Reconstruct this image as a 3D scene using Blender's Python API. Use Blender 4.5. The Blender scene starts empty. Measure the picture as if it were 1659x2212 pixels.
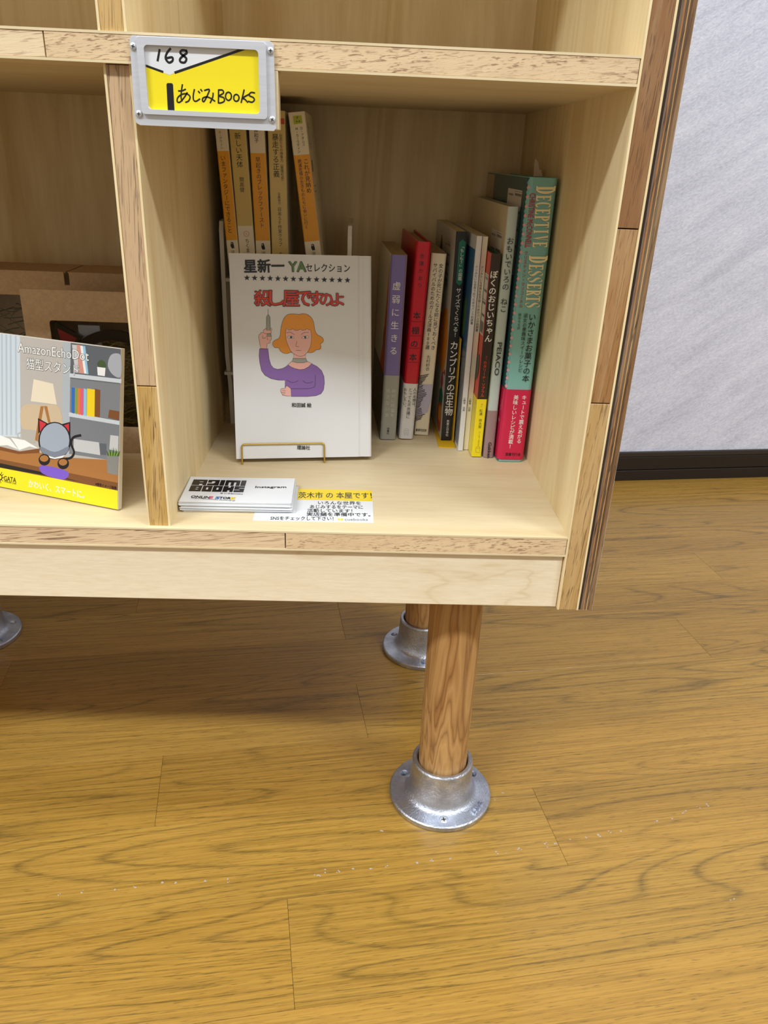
import bpy, bmesh, math, random
from mathutils import Vector, Matrix
from mathutils.geometry import tessellate_polygon
PI = math.pi
scene = bpy.context.scene
COL = scene.collection

# ------------------------------------------------------------------ camera, world, lights, exposure
ZS = 0.32935                 # top of the bottom shelf board above the floor (metres)
W, T, D = 0.31623, 0.01735, 0.37085      # compartment width, board thickness, depth
TZ, H = 0.01707, 0.31753                 # shelf board thickness, compartment height
TR, TO = 0.0176, 0.01176                 # right side panel: core board, outer plywood

def make_camera():
    cd = bpy.data.cameras.new('camera')
    cam = bpy.data.objects.new('camera', cd)
    COL.objects.link(cam)
    yaw, pitch, roll = -0.04073, -0.4298, 0.0418
    cy, sy, cp, sp, cr, sr = math.cos(yaw), math.sin(yaw), math.cos(pitch), math.sin(pitch), math.cos(roll), math.sin(roll)
    fwd = Vector((-sy * cp, cy * cp, sp))
    r0 = Vector((cy, sy, 0))
    u0 = r0.cross(fwd)
    right = r0 * cr + u0 * sr
    up = u0 * cr - r0 * sr
    m = Matrix((right, up, -fwd)).transposed().to_4x4()
    m.translation = Vector((-0.17063, -0.55299, 0.27257 + ZS))
    cam.matrix_world = m
    cd.sensor_fit = 'VERTICAL'
    cd.sensor_height = 24.0
    cd.lens = 1681.0 / 2212.0 * 24.0
    cd.clip_start = 0.02
    scene.camera = cam
make_camera()

world = bpy.data.worlds.new('world')
scene.world = world
world.use_nodes = True
bg = world.node_tree.nodes['Background']
bg.inputs['Color'].default_value = (1.0, 0.92, 0.80, 1)
bg.inputs['Strength'].default_value = 0.52

def ceiling_light(x, y, z, lx, ly, power):
    ld = bpy.data.lights.new('ceiling_lamp', 'AREA')
    ld.shape = 'RECTANGLE'
    ld.size, ld.size_y = lx, ly
    ld.energy = power
    ld.color = (0.89, 0.955, 1.0)
    o = bpy.data.objects.new('ceiling_lamp', ld)
    o.location = (x, y, z)
    COL.objects.link(o)
for ly, pw in ((-1.5, 37), (-0.25, 11)):
    for lx, f in ((-1.7, 1.7), (0.0, 0.5), (1.7, 1.35)):
        ceiling_light(lx, ly, 2.62, 1.3, 0.24, pw * f)

vs = scene.view_settings
vs.view_transform = 'Standard'
vs.look = 'None'
vs.gamma = 1.0
vs.use_curve_mapping = False
vs.exposure = 0.28

# ------------------------------------------------------------------ colours and materials
def lin(h):
    h = h.lstrip('#')
    c = [int(h[i:i + 2], 16) / 255 for i in (0, 2, 4)]
    return tuple(x / 12.92 if x <= 0.04045 else ((x + 0.055) / 1.055) ** 2.4 for x in c) + (1.0,)

PAL = dict(white='ecebe8', paper='dfe0e4', pale='c9cac4', black='16151a', ink='2c3438', dark='3a3d3c', dull='8b7a2a', grey='9aa0a8', grey2='6f7278',
    yellow='f0dc1c', sun='f2d316', plum='2e1d36', lilac='c2bedd', jade='0f6e58', coral='e8502e', gold='f6eabb', crimson='b02848', lime='b5c23a',
    cream='efe6cf', rust='c8502e', skin='efb9b0', violet='8a66ae', stone='9ea199', ginger='ea9a2e', moss='5f8a4a', scarlet='d8402c', slate='55606e',
    orange='f0a818', tan='d9bf70', tan2='dcc47c', purple='7d6fae', band_grey='a3a59f', red='c8142c', teal='7fb8b4', teal_d='2f5a60', pink_d='e8a0a4', magenta='cc1f4c',
    neko='bccac6', neko_c='dccfae', mauve='9a8080', brown='33231c', tomato='d63a20', blueish='3c6a9c', greyblue='8390a4', aged='bda983', page='ddd0b2', label='e9e6e2',
    s_wall='b9b2ab', s_curtain='c9d3dc', s_curt2='b2bfca', s_unit='aeb4ba', s_dark='5c6066', s_mid='7d7f84', s_grey='7a7c82', s_book_w='c4c3c4', s_coral='d09080',
    s_sky='92c0dc', s_vase='a9abb2', s_green='40552f', s_white='c9ced4', s_blue='2f68b8', s_leaf='7aa03a', s_orange='dd7a2c', s_pink='dd5a7a', s_yellow='f0cf18',
    s_brown='7c4a22', s_lampglow='cbb596', s_wood='a8703a', s_wood2='7d4e28', s_black='1a1512', s_purple='7a58c8', s_mug='b3ada4', s_lamp='e6d8bf', s_red='cf2f3a',
    s_ball='9fa8b6', s_ball2='7c8290', s_pot='86847f')
MATS = {}
def nodes_of(m):
    m.use_nodes = True
    nt = m.node_tree
    return nt, nt.nodes['Principled BSDF']
def plain(name, col=None, rough=0.5, metal=0.0, spec=0.5, coat=0.0):
    key = name
    if key in MATS: return MATS[key]
    m = bpy.data.materials.new(name)
    nt, b = nodes_of(m)
    b.inputs['Base Color'].default_value = lin(col or PAL[name])
    b.inputs['Roughness'].default_value = rough
    b.inputs['Metallic'].default_value = metal
    b.inputs['Specular IOR Level'].default_value = spec
    if coat:
        b.inputs['Coat Weight'].default_value = coat
        b.inputs['Coat Roughness'].default_value = 0.12
    MATS[key] = m
    return m
def ink(name):                                   # a printed colour, slightly satin, with faint paper mottling
    key = 'ink_' + name
    if key in MATS: return MATS[key]
    m = bpy.data.materials.new(key)
    nt, b = nodes_of(m)
    c = lin(PAL[name])
    n = nt.nodes.new('ShaderNodeTexNoise'); n.inputs['Scale'].default_value = 900
    mx = nt.nodes.new('ShaderNodeMixRGB'); mx.blend_type = 'MULTIPLY'; mx.inputs['Fac'].default_value = 0.06
    mx.inputs['Color1'].default_value = c
    nt.links.new(n.outputs['Fac'], mx.inputs['Color2'])
    nt.links.new(mx.outputs['Color'], b.inputs['Base Color'])
    b.inputs['Roughness'].default_value = 0.32
    b.inputs['Specular IOR Level'].default_value = 0.45
    MATS[key] = m
    return m

def tex_base(nt, scale, rot=(0, 0, 0), rnd=True):
    """Object coordinates, shifted per object, scaled."""
    tc = nt.nodes.new('ShaderNodeTexCoord')
    mp = nt.nodes.new('ShaderNodeMapping')
    mp.inputs['Scale'].default_value = scale
    if any(rot):                                # turn first, then stretch
        m0 = nt.nodes.new('ShaderNodeMapping'); m0.inputs['Rotation'].default_value = rot
        nt.links.new(m0.outputs['Vector'], mp.inputs['Vector']); entry = m0
    else: entry = mp
    if rnd:
        oi = nt.nodes.new('ShaderNodeObjectInfo')
        mu = nt.nodes.new('ShaderNodeVectorMath'); mu.operation = 'MULTIPLY_ADD'
        cb = nt.nodes.new('ShaderNodeCombineXYZ')
        for k, f in (('X', 7.3), ('Y', 3.1), ('Z', 5.7)):
            mm = nt.nodes.new('ShaderNodeMath'); mm.operation = 'MULTIPLY'; mm.inputs[1].default_value = f
            nt.links.new(oi.outputs['Random'], mm.inputs[0]); nt.links.new(mm.outputs[0], cb.inputs[k])
        add = nt.nodes.new('ShaderNodeVectorMath'); add.operation = 'ADD'
        nt.links.new(tc.outputs['Object'], add.inputs[0]); nt.links.new(cb.outputs[0], add.inputs[1])
        nt.links.new(add.outputs[0], entry.inputs['Vector'])
    else:
        nt.links.new(tc.outputs['Object'], entry.inputs['Vector'])
    return mp.outputs['Vector']
def noise(nt, vec, scale, detail=4, rough=0.55, dist=0.0):
    n = nt.nodes.new('ShaderNodeTexNoise')
    n.inputs['Scale'].default_value = scale; n.inputs['Detail'].default_value = detail
    n.inputs['Roughness'].default_value = rough; n.inputs['Distortion'].default_value = dist
    nt.links.new(vec, n.inputs['Vector'])
    return n.outputs['Fac']
def ramp(nt, fac, stops):
    r = nt.nodes.new('ShaderNodeValToRGB')
    e = r.color_ramp.elements
    while len(e) < len(stops): e.new(0.5)
    for el, (p, c) in zip(e, stops):
        el.position = p
        el.color = c if not isinstance(c, (int, float)) else (c, c, c, 1)
    nt.links.new(fac, r.inputs['Fac'])
    return r.outputs['Color']
def mix(nt, a, b, fac, mode='MIX'):
    m = nt.nodes.new('ShaderNodeMixRGB'); m.blend_type = mode
    for s, v in (('Color1', a), ('Color2', b), ('Fac', fac)):
        if hasattr(v, 'is_output'): nt.links.new(v, m.inputs[s])
        else: m.inputs[s].default_value = (v, v, v, 1) if s != 'Fac' and isinstance(v, float) else v
    return m.outputs['Color']
def bump(nt, b, h, strength, dist):
    n = nt.nodes.new('ShaderNodeBump')
    n.inputs['Strength'].default_value = strength; n.inputs['Distance'].default_value = dist
    nt.links.new(h, n.inputs['Height']); nt.links.new(n.outputs['Normal'], b.inputs['Normal'])

def veneer(axis):
    key = 'veneer_' + axis
    if key in MATS: return MATS[key]
    m = bpy.data.materials.new(key); nt, b = nodes_of(m)
    st = {'x': (1.2, 14, 14), 'y': (14, 1.2, 14), 'z': (14, 14, 1.2)}[axis]
    v = tex_base(nt, st)
    big = noise(nt, v, 1.6, 3, 0.5, 1.1)
    fine = noise(nt, v, 16, 5, 0.65, 0.3)
    if axis == 'x': c = ramp(nt, big, [(0.3, lin('cfba90')), (0.52, lin('d8c6a2')), (0.72, lin('d3bf96'))])  # horizontal boards coloured darker to offset the strong light falling on them
    else: c = ramp(nt, big, [(0.3, lin('d6bb85')), (0.5, lin('e9d5a8')), (0.7, lin('dcc393'))])
    c = mix(nt, c, ramp(nt, fine, [(0.35, lin('c8aa7a')), (0.6, lin('f2e2bf'))]), 0.13)
    pores = noise(nt, v, 60, 3, 0.6)
    c = mix(nt, c, lin('a9854f'), ramp(nt, pores, [(0.66, 0.0), (0.78, 0.25)]))
    nt.links.new(c, b.inputs['Base Color'])
    b.inputs['Roughness'].default_value = 0.5
    b.inputs['Specular IOR Level'].default_value = 0.35
    bump(nt, b, fine, 0.06, 0.0006)
    MATS[key] = m
    return m
def fascia_wood():
    if 'fascia' in MATS: return MATS['fascia']
    m = bpy.data.materials.new('fascia_birch'); nt, b = nodes_of(m)
    v = tex_base(nt, (1.0, 6, 4.5), rnd=False)
    big = noise(nt, v, 3.6, 3, 0.5, 0.7)
    rings = nt.nodes.new('ShaderNodeMath'); rings.operation = 'PINGPONG'; rings.inputs[1].default_value = 0.16
    nt.links.new(big, rings.inputs[0])
    c = ramp(nt, rings.outputs[0], [(0.0, lin('d3bd97')), (0.010, lin('e0cfb0')), (0.05, lin('e6d7bc'))])
    fine = noise(nt, tex_base(nt, (4, 40, 40), rnd=False), 18, 4, 0.6)
    c = mix(nt, c, ramp(nt, fine, [(0.3, lin('d9c49c')), (0.65, lin('f3e6cb'))]), 0.35)
    nt.links.new(c, b.inputs['Base Color'])
    b.inputs['Roughness'].default_value = 0.5
    MATS['fascia'] = m
    return m
def core_wood(axis, dash=1.0, tone='c9a478', dark='7a5436', key=None):
    key = key or 'core_%s_%s_%s' % (axis, dash, tone)
    if key in MATS: return MATS[key]
    m = bpy.data.materials.new(key); nt, b = nodes_of(m)
    ln = 13.0 * dash
    st = {'x': (ln, 130, 130), 'z': (130, 130, ln)}[axis]
    rot = (0, 0.10, 0) if axis == 'x' else (0, -0.06, 0)
    v = tex_base(nt, st, rot)
    base = noise(nt, v, 0.5, 4, 0.6, 0.6)
    c = ramp(nt, base, [(0.3, mixhex(tone, dark, 0.10)), (0.5, lin(tone)), (0.72, mixhex(tone, 'f0d9b0', 0.22))])
    p = noise(nt, v, 7.5, 2, 0.5, 0.8)
    gate = noise(nt, v, 0.7, 2, 0.5)
    pc = ramp(nt, p, [(0.54, 0.0), (0.63, 0.8)])
    g = ramp(nt, gate, [(0.38, 0.35), (0.62, 1.0)])
    f = mix(nt, pc, g, 1.0, 'MULTIPLY')
    c = mix(nt, c, lin(dark), f)
    nt.links.new(c, b.inputs['Base Color'])
    b.inputs['Roughness'].default_value = 0.6
    bump(nt, b, p, 0.15, 0.0008)
    MATS[key] = m
    return m
def mixhex(a, b, f):
    a, b = lin(a), lin(b)
    return tuple(x * (1 - f) + y * f for x, y in zip(a, b))
def pole_wood():
    if 'pole' in MATS: return MATS['pole']
    m = bpy.data.materials.new('pole_wood'); nt, b = nodes_of(m)
    v = tex_base(nt, (26, 26, 3.4))
    n = noise(nt, v, 1.0, 3, 0.5, 1.2)
    pp = nt.nodes.new('ShaderNodeMath'); pp.operation = 'PINGPONG'; pp.inputs[1].default_value = 0.045
    nt.links.new(n, pp.inputs[0])
    c = ramp(nt, pp.outputs[0], [(0.0, lin('6d4524')), (0.012, lin('a07340')), (0.045, lin('c2975f'))])
    c = mix(nt, c, ramp(nt, n, [(0.3, lin('8a5a2e')), (0.7, lin('d9b27a'))]), 0.4)
    fine = noise(nt, tex_base(nt, (260, 260, 9)), 1.0, 4, 0.6)
    c = mix(nt, c, lin('5f3a1c'), ramp(nt, fine, [(0.58, 0.0), (0.75, 0.55)]))
    nt.links.new(c, b.inputs['Base Color'])
    b.inputs['Roughness'].default_value = 0.42
    bump(nt, b, fine, 0.1, 0.0006)
    MATS['pole'] = m
    return m
def floor_wood():
    if 'floor' in MATS: return MATS['floor']
    m = bpy.data.materials.new('floor_vinyl_oak'); nt, b = nodes_of(m)
    v = tex_base(nt, (0.6, 6.5, 6.5))
    n = noise(nt, v, 2.1, 1.2, 0.35, 0.35)                      # slow field whose contours are the cathedral figure
    pp = nt.nodes.new('ShaderNodeMath'); pp.operation = 'PINGPONG'; pp.inputs[1].default_value = 0.024
    nt.links.new(n, pp.inputs[0])
    ring = ramp(nt, pp.outputs[0], [(0.0, 1.0), (0.0025, 0.6), (0.0065, 0.06), (0.024, 0.0)])
    ring = mix(nt, ring, ramp(nt, noise(nt, v, 1.2, 2, 0.5), [(0.38, 0.15), (0.55, 1.0)]), 1.0, 'MULTIPLY')
    broad = noise(nt, v, 0.8, 3, 0.5)
    c = ramp(nt, broad, [(0.3, lin('896729')), (0.5, lin('997430')), (0.7, lin('a67f39'))])
    streak = noise(nt, tex_base(nt, (7, 420, 100)), 1.0, 5, 0.7)
    c = mix(nt, c, ramp(nt, streak, [(0.34, lin('6e5120')), (0.58, lin('c49a48'))]), 0.36)
    pores = noise(nt, tex_base(nt, (60, 1100, 100)), 1.0, 2, 0.55, 0.3)
    sm = nt.nodes.new('ShaderNodeMath'); sm.operation = 'MULTIPLY_ADD'; sm.inputs[1].default_value = 0.13
    nt.links.new(ring, sm.inputs[0]); nt.links.new(pores, sm.inputs[2])
    pf = ramp(nt, sm.outputs[0], [(0.59, 0.0), (0.69, 0.5)])
    c = mix(nt, c, lin('46391c'), pf)
    c = mix(nt, c, lin('54421f'), mix(nt, ring, 0.4, 1.0, 'MULTIPLY'))
    oi = nt.nodes.new('ShaderNodeObjectInfo')
    c = mix(nt, c, ramp(nt, oi.outputs['Random'], [(0.0, lin('e9dcc0')), (1.0, lin('ffffff'))]), 0.4, 'MULTIPLY')
    nt.links.new(c, b.inputs['Base Color'])
    b.inputs['Specular IOR Level'].default_value = 0.4
    b.inputs['Coat Weight'].default_value = 0.16
    b.inputs['Coat Roughness'].default_value = 0.09
    rr = ramp(nt, noise(nt, tex_base(nt, (20, 60, 20)), 1.0, 3), [(0.3, 0.30), (0.7, 0.40)])
    nt.links.new(rr, b.inputs['Roughness'])
    bump(nt, b, pores, 0.10, 0.0005)
    MATS['floor'] = m
    return m
def wall_stone():
    m = bpy.data.materials.new('wall_stone_sheet'); nt, b = nodes_of(m)
    v = tex_base(nt, (6, 26, 34), (0, math.radians(33), 0), False)
    a = noise(nt, v, 1.0, 7, 0.66, 0.4)
    g = noise(nt, tex_base(nt, (150, 300, 300), (0, math.radians(33), 0), rnd=False), 1.0, 4, 0.7)
    c = ramp(nt, a, [(0.3, lin('bfc3d6')), (0.5, lin('d2d6ea')), (0.7, lin('e2e5f6'))])
    c = mix(nt, c, ramp(nt, g, [(0.36, lin('aaacba')), (0.64, lin('f0f2fc'))]), 0.30)
    nt.links.new(c, b.inputs['Base Color'])
    b.inputs['Roughness'].default_value = 0.55
    mm = nt.nodes.new('ShaderNodeMath'); mm.operation = 'MULTIPLY_ADD'; mm.inputs[1].default_value = 0.6
    nt.links.new(g, mm.inputs[0]); nt.links.new(a, mm.inputs[2])
    bump(nt, b, mm.outputs[0], 0.45, 0.003)
    return m
def zinc():
    if 'zinc' in MATS: return MATS['zinc']
    m = bpy.data.materials.new('cast_zinc'); nt, b = nodes_of(m)
    v = tex_base(nt, (1, 1, 1))
    n = noise(nt, v, 420, 3, 0.6)
    n2 = noise(nt, v, 60, 4, 0.6)
    c = ramp(nt, n2, [(0.3, lin('a4a8b4')), (0.7, lin('d2d8e4'))])
    nt.links.new(c, b.inputs['Base Color'])
    b.inputs['Metallic'].default_value = 1.0
    nt.links.new(ramp(nt, n2, [(0.3, 0.48), (0.7, 0.32)]), b.inputs['Roughness'])
    bump(nt, b, n, 0.4, 0.0014)
    MATS['zinc'] = m
    return m
def brushed(name, col, rough, metal=1.0):
    if name in MATS: return MATS[name]
    m = bpy.data.materials.new(name); nt, b = nodes_of(m)
    n = noise(nt, tex_base(nt, (20, 500, 500), rnd=False), 1.0, 3, 0.6)
    c = lin(col)
    nt.links.new(ramp(nt, n, [(0.3, tuple(x * 0.9 for x in c[:3]) + (1,)), (0.7, c)]), b.inputs['Base Color'])
    b.inputs['Metallic'].default_value = metal
    b.inputs['Roughness'].default_value = rough
    MATS[name] = m
    return m
def kraft(name='kraft_board', col='bd9e7a'):
    if name in MATS: return MATS[name]
    m = bpy.data.materials.new(name); nt, b = nodes_of(m)
    n = noise(nt, tex_base(nt, (1, 1, 1)), 260, 5, 0.7)
    c = lin(col)
    nt.links.new(ramp(nt, n, [(0.3, tuple(x * 0.85 for x in c[:3]) + (1,)), (0.7, tuple(min(1, x * 1.08) for x in c[:3]) + (1,))]), b.inputs['Base Color'])
    b.inputs['Roughness'].default_value = 0.75
    MATS[name] = m
    return m
def page_block(tone):
    key = 'pages_' + tone
    if key in MATS: return MATS[key]
    m = bpy.data.materials.new(key); nt, b = nodes_of(m)
    n = noise(nt, tex_base(nt, (2600, 3, 3)), 1.0, 2)
    c = lin(PAL[tone])
    nt.links.new(ramp(nt, n, [(0.35, tuple(x * 0.78 for x in c[:3]) + (1,)), (0.65, c)]), b.inputs['Base Color'])
    b.inputs['Roughness'].default_value = 0.8
    MATS[key] = m
    return m
def clear_film():
    if 'film' in MATS: return MATS['film']
    m = bpy.data.materials.new('clear_film'); m.use_nodes = True
    nt = m.node_tree; nt.nodes.clear()
    out = nt.nodes.new('ShaderNodeOutputMaterial'); mx = nt.nodes.new('ShaderNodeMixShader')
    tr = nt.nodes.new('ShaderNodeBsdfTransparent'); gl = nt.nodes.new('ShaderNodeBsdfGlossy')
    gl.inputs['Roughness'].default_value = 0.05
    fr = nt.nodes.new('ShaderNodeFresnel'); fr.inputs['IOR'].default_value = 1.45
    nt.links.new(fr.outputs[0], mx.inputs['Fac'])
    nt.links.new(tr.outputs[0], mx.inputs[1]); nt.links.new(gl.outputs[0], mx.inputs[2])
    nt.links.new(mx.outputs[0], out.inputs['Surface'])
    MATS['film'] = m
    return m

# ------------------------------------------------------------------ mesh builder
class MB:
    def __init__(s): s.v, s.f, s.m, s.mats = [], [], [], []
    def mi(s, mat):
        if mat not in s.mats: s.mats.append(mat)
        return s.mats.index(mat)
    def add(s, verts, faces, mat):
        b = len(s.v); s.v += [tuple(p) for p in verts]
        k = s.mi(mat)
        for f in faces: s.f.append(tuple(b + i for i in f)); s.m.append(k)
    def box(s, x0, x1, y0, y1, z0, z1, mat):
        v = [(x, y, z) for z in (z0, z1) for y in (y0, y1) for x in (x0, x1)]
        s.add(v, [(0, 2, 3, 1), (4, 5, 7, 6), (0, 1, 5, 4), (2, 6, 7, 3), (0, 4, 6, 2), (1, 3, 7, 5)], mat)
    def bevbox(s, x0, x1, y0, y1, z0, z1, mat, r):
        bm = bmesh.new()
        bmesh.ops.create_cube(bm, size=1)
        for p in bm.verts:
            p.co = Vector(((x0 + x1) / 2 + p.co.x * (x1 - x0), (y0 + y1) / 2 + p.co.y * (y1 - y0), (z0 + z1) / 2 + p.co.z * (z1 - z0)))
        bmesh.ops.bevel(bm, geom=list(bm.edges), offset=r, segments=2, profile=0.5, affect='EDGES')
        s.bm(bm, mat)
    def bm(s, bm, mat, mtx=None):
        bm.verts.ensure_lookup_table()
        for i, p in enumerate(bm.verts): p.index = i
        s.add([(mtx @ p.co) if mtx else p.co for p in bm.verts], [[q.index for q in f.verts] for f in bm.faces], mat)
        bm.free()
    def lathe(s, prof, mat, n=48, close=True):
        """profile of (r, z); a closed ring if close"""
        m = len(prof)
        v = [(r * math.cos(2 * PI * i / n), r * math.sin(2 * PI * i / n), z) for i in range(n) for r, z in prof]
        f = []
        for i in range(n):
            j = (i + 1) % n
            for k in range(m if close else m - 1):
                l = (k + 1) % m
                f.append((i * m + k, j * m + k, j * m + l, i * m + l))
        s.add(v, f, mat)
    def tube(s, pts, r, mat, n=10, cap=True):
        pts = [Vector(p) for p in pts]
        rings = []
        ref = None
        for i, p in enumerate(pts):
            t = (pts[min(i + 1, len(pts) - 1)] - pts[max(i - 1, 0)]).normalized()
            if ref is None: ref = t.orthogonal().normalized()
            ref = (ref - t * ref.dot(t)).normalized()
            bn = t.cross(ref)
            rings.append([p + (ref * math.cos(2 * PI * k / n) + bn * math.sin(2 * PI * k / n)) * r for k in range(n)])
        v = [q for rg in rings for q in rg]
        f = [(i * n + k, i * n + (k + 1) % n, (i + 1) * n + (k + 1) % n, (i + 1) * n + k) for i in range(len(pts) - 1) for k in range(n)]
        if cap: f += [tuple(range(n))[::-1], tuple((len(pts) - 1) * n + k for k in range(n))]
        s.add(v, f, mat)
    def prism(s, poly, fr, d0, d1, mat, holes=()):
        """2-D polygon (with holes) in a frame fr(u, v, d), extruded d0..d1"""
        loops = [poly] + list(holes)
        flat = [p for l in loops for p in l]
        tris = tessellate_polygon([[Vector((p[0], p[1], 0)) for p in l] for l in loops])
        n = len(flat)
        v = [fr(p[0], p[1], d1) for p in flat] + [fr(p[0], p[1], d0) for p in flat]
        f = [tuple(t) for t in tris] + [tuple(n + i for i in t[::-1]) for t in tris]
        b = 0
        for l in loops:
            k = len(l)
            f += [(b + i, n + b + i, n + b + (i + 1) % k, b + (i + 1) % k) for i in range(k)]
            b += k
        s.add(v, f, mat)
    def build(s, name, parent=None, smooth=None, fixn=True):
        me = bpy.data.meshes.new(name)
        me.from_pydata(s.v, [], s.f)
        for m in s.mats: me.materials.append(m)
        if s.f: me.polygons.foreach_set('material_index', s.m)
        if fixn:
            bm = bmesh.new(); bm.from_mesh(me)
            bmesh.ops.recalc_face_normals(bm, faces=bm.faces)
            bm.to_mesh(me); bm.free()
        if smooth:
            me.polygons.foreach_set('use_smooth', [True] * len(me.polygons))
            me.set_sharp_from_angle(angle=math.radians(smooth))
        me.update()
        o = bpy.data.objects.new(name, me)
        COL.objects.link(o)
        if parent: o.parent = parent
        return o
def tag(o, label=None, cat=None, group=None, kind=None):
    if label: o['label'] = label
    if cat: o['category'] = cat
    if group: o['group'] = group
    if kind: o['kind'] = kind
    return o
def empty(name, loc, label, cat, group=None, mtx=None):
    o = bpy.data.objects.new(name, None)
    o.empty_display_size = 0.02
    COL.objects.link(o)
    if mtx is not None: o.matrix_world = mtx
    else: o.location = loc
    return tag(o, label, cat, group)
def frame(o, x, y, z):
    m = Matrix((Vector(x), Vector(y), Vector(z))).transposed().to_4x4()
    m.translation = Vector(o)
    return m
def spline(pts, closed, k=5):
    n = len(pts); out = []
    rng = range(n) if closed else range(n - 1)
    for i in rng:
        g = lambda j: pts[j % n] if closed else pts[max(0, min(n - 1, j))]
        p0, p1, p2, p3 = g(i - 1), g(i), g(i + 1), g(i + 2)
        for s in range(k):
            t = s / k
            out.append(tuple(0.5 * (2 * b + (c - a) * t + (2 * a - 5 * b + 4 * c - d) * t * t + (3 * b - a - 3 * c + d) * t ** 3) for a, b, c, d in zip(p0, p1, p2, p3)))
    if not closed: out.append(tuple(pts[-1]))
    return out
def rrect(x0, x1, y0, y1, r, n=5):
    o = []
    for cx, cy, a0 in ((x1 - r, y1 - r, 0), (x0 + r, y1 - r, 90), (x0 + r, y0 + r, 180), (x1 - r, y0 + r, 270)):
        for i in range(n + 1):
            a = math.radians(a0 + 90 * i / n); o.append((cx + r * math.cos(a), cy + r * math.sin(a)))
    return o

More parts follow.
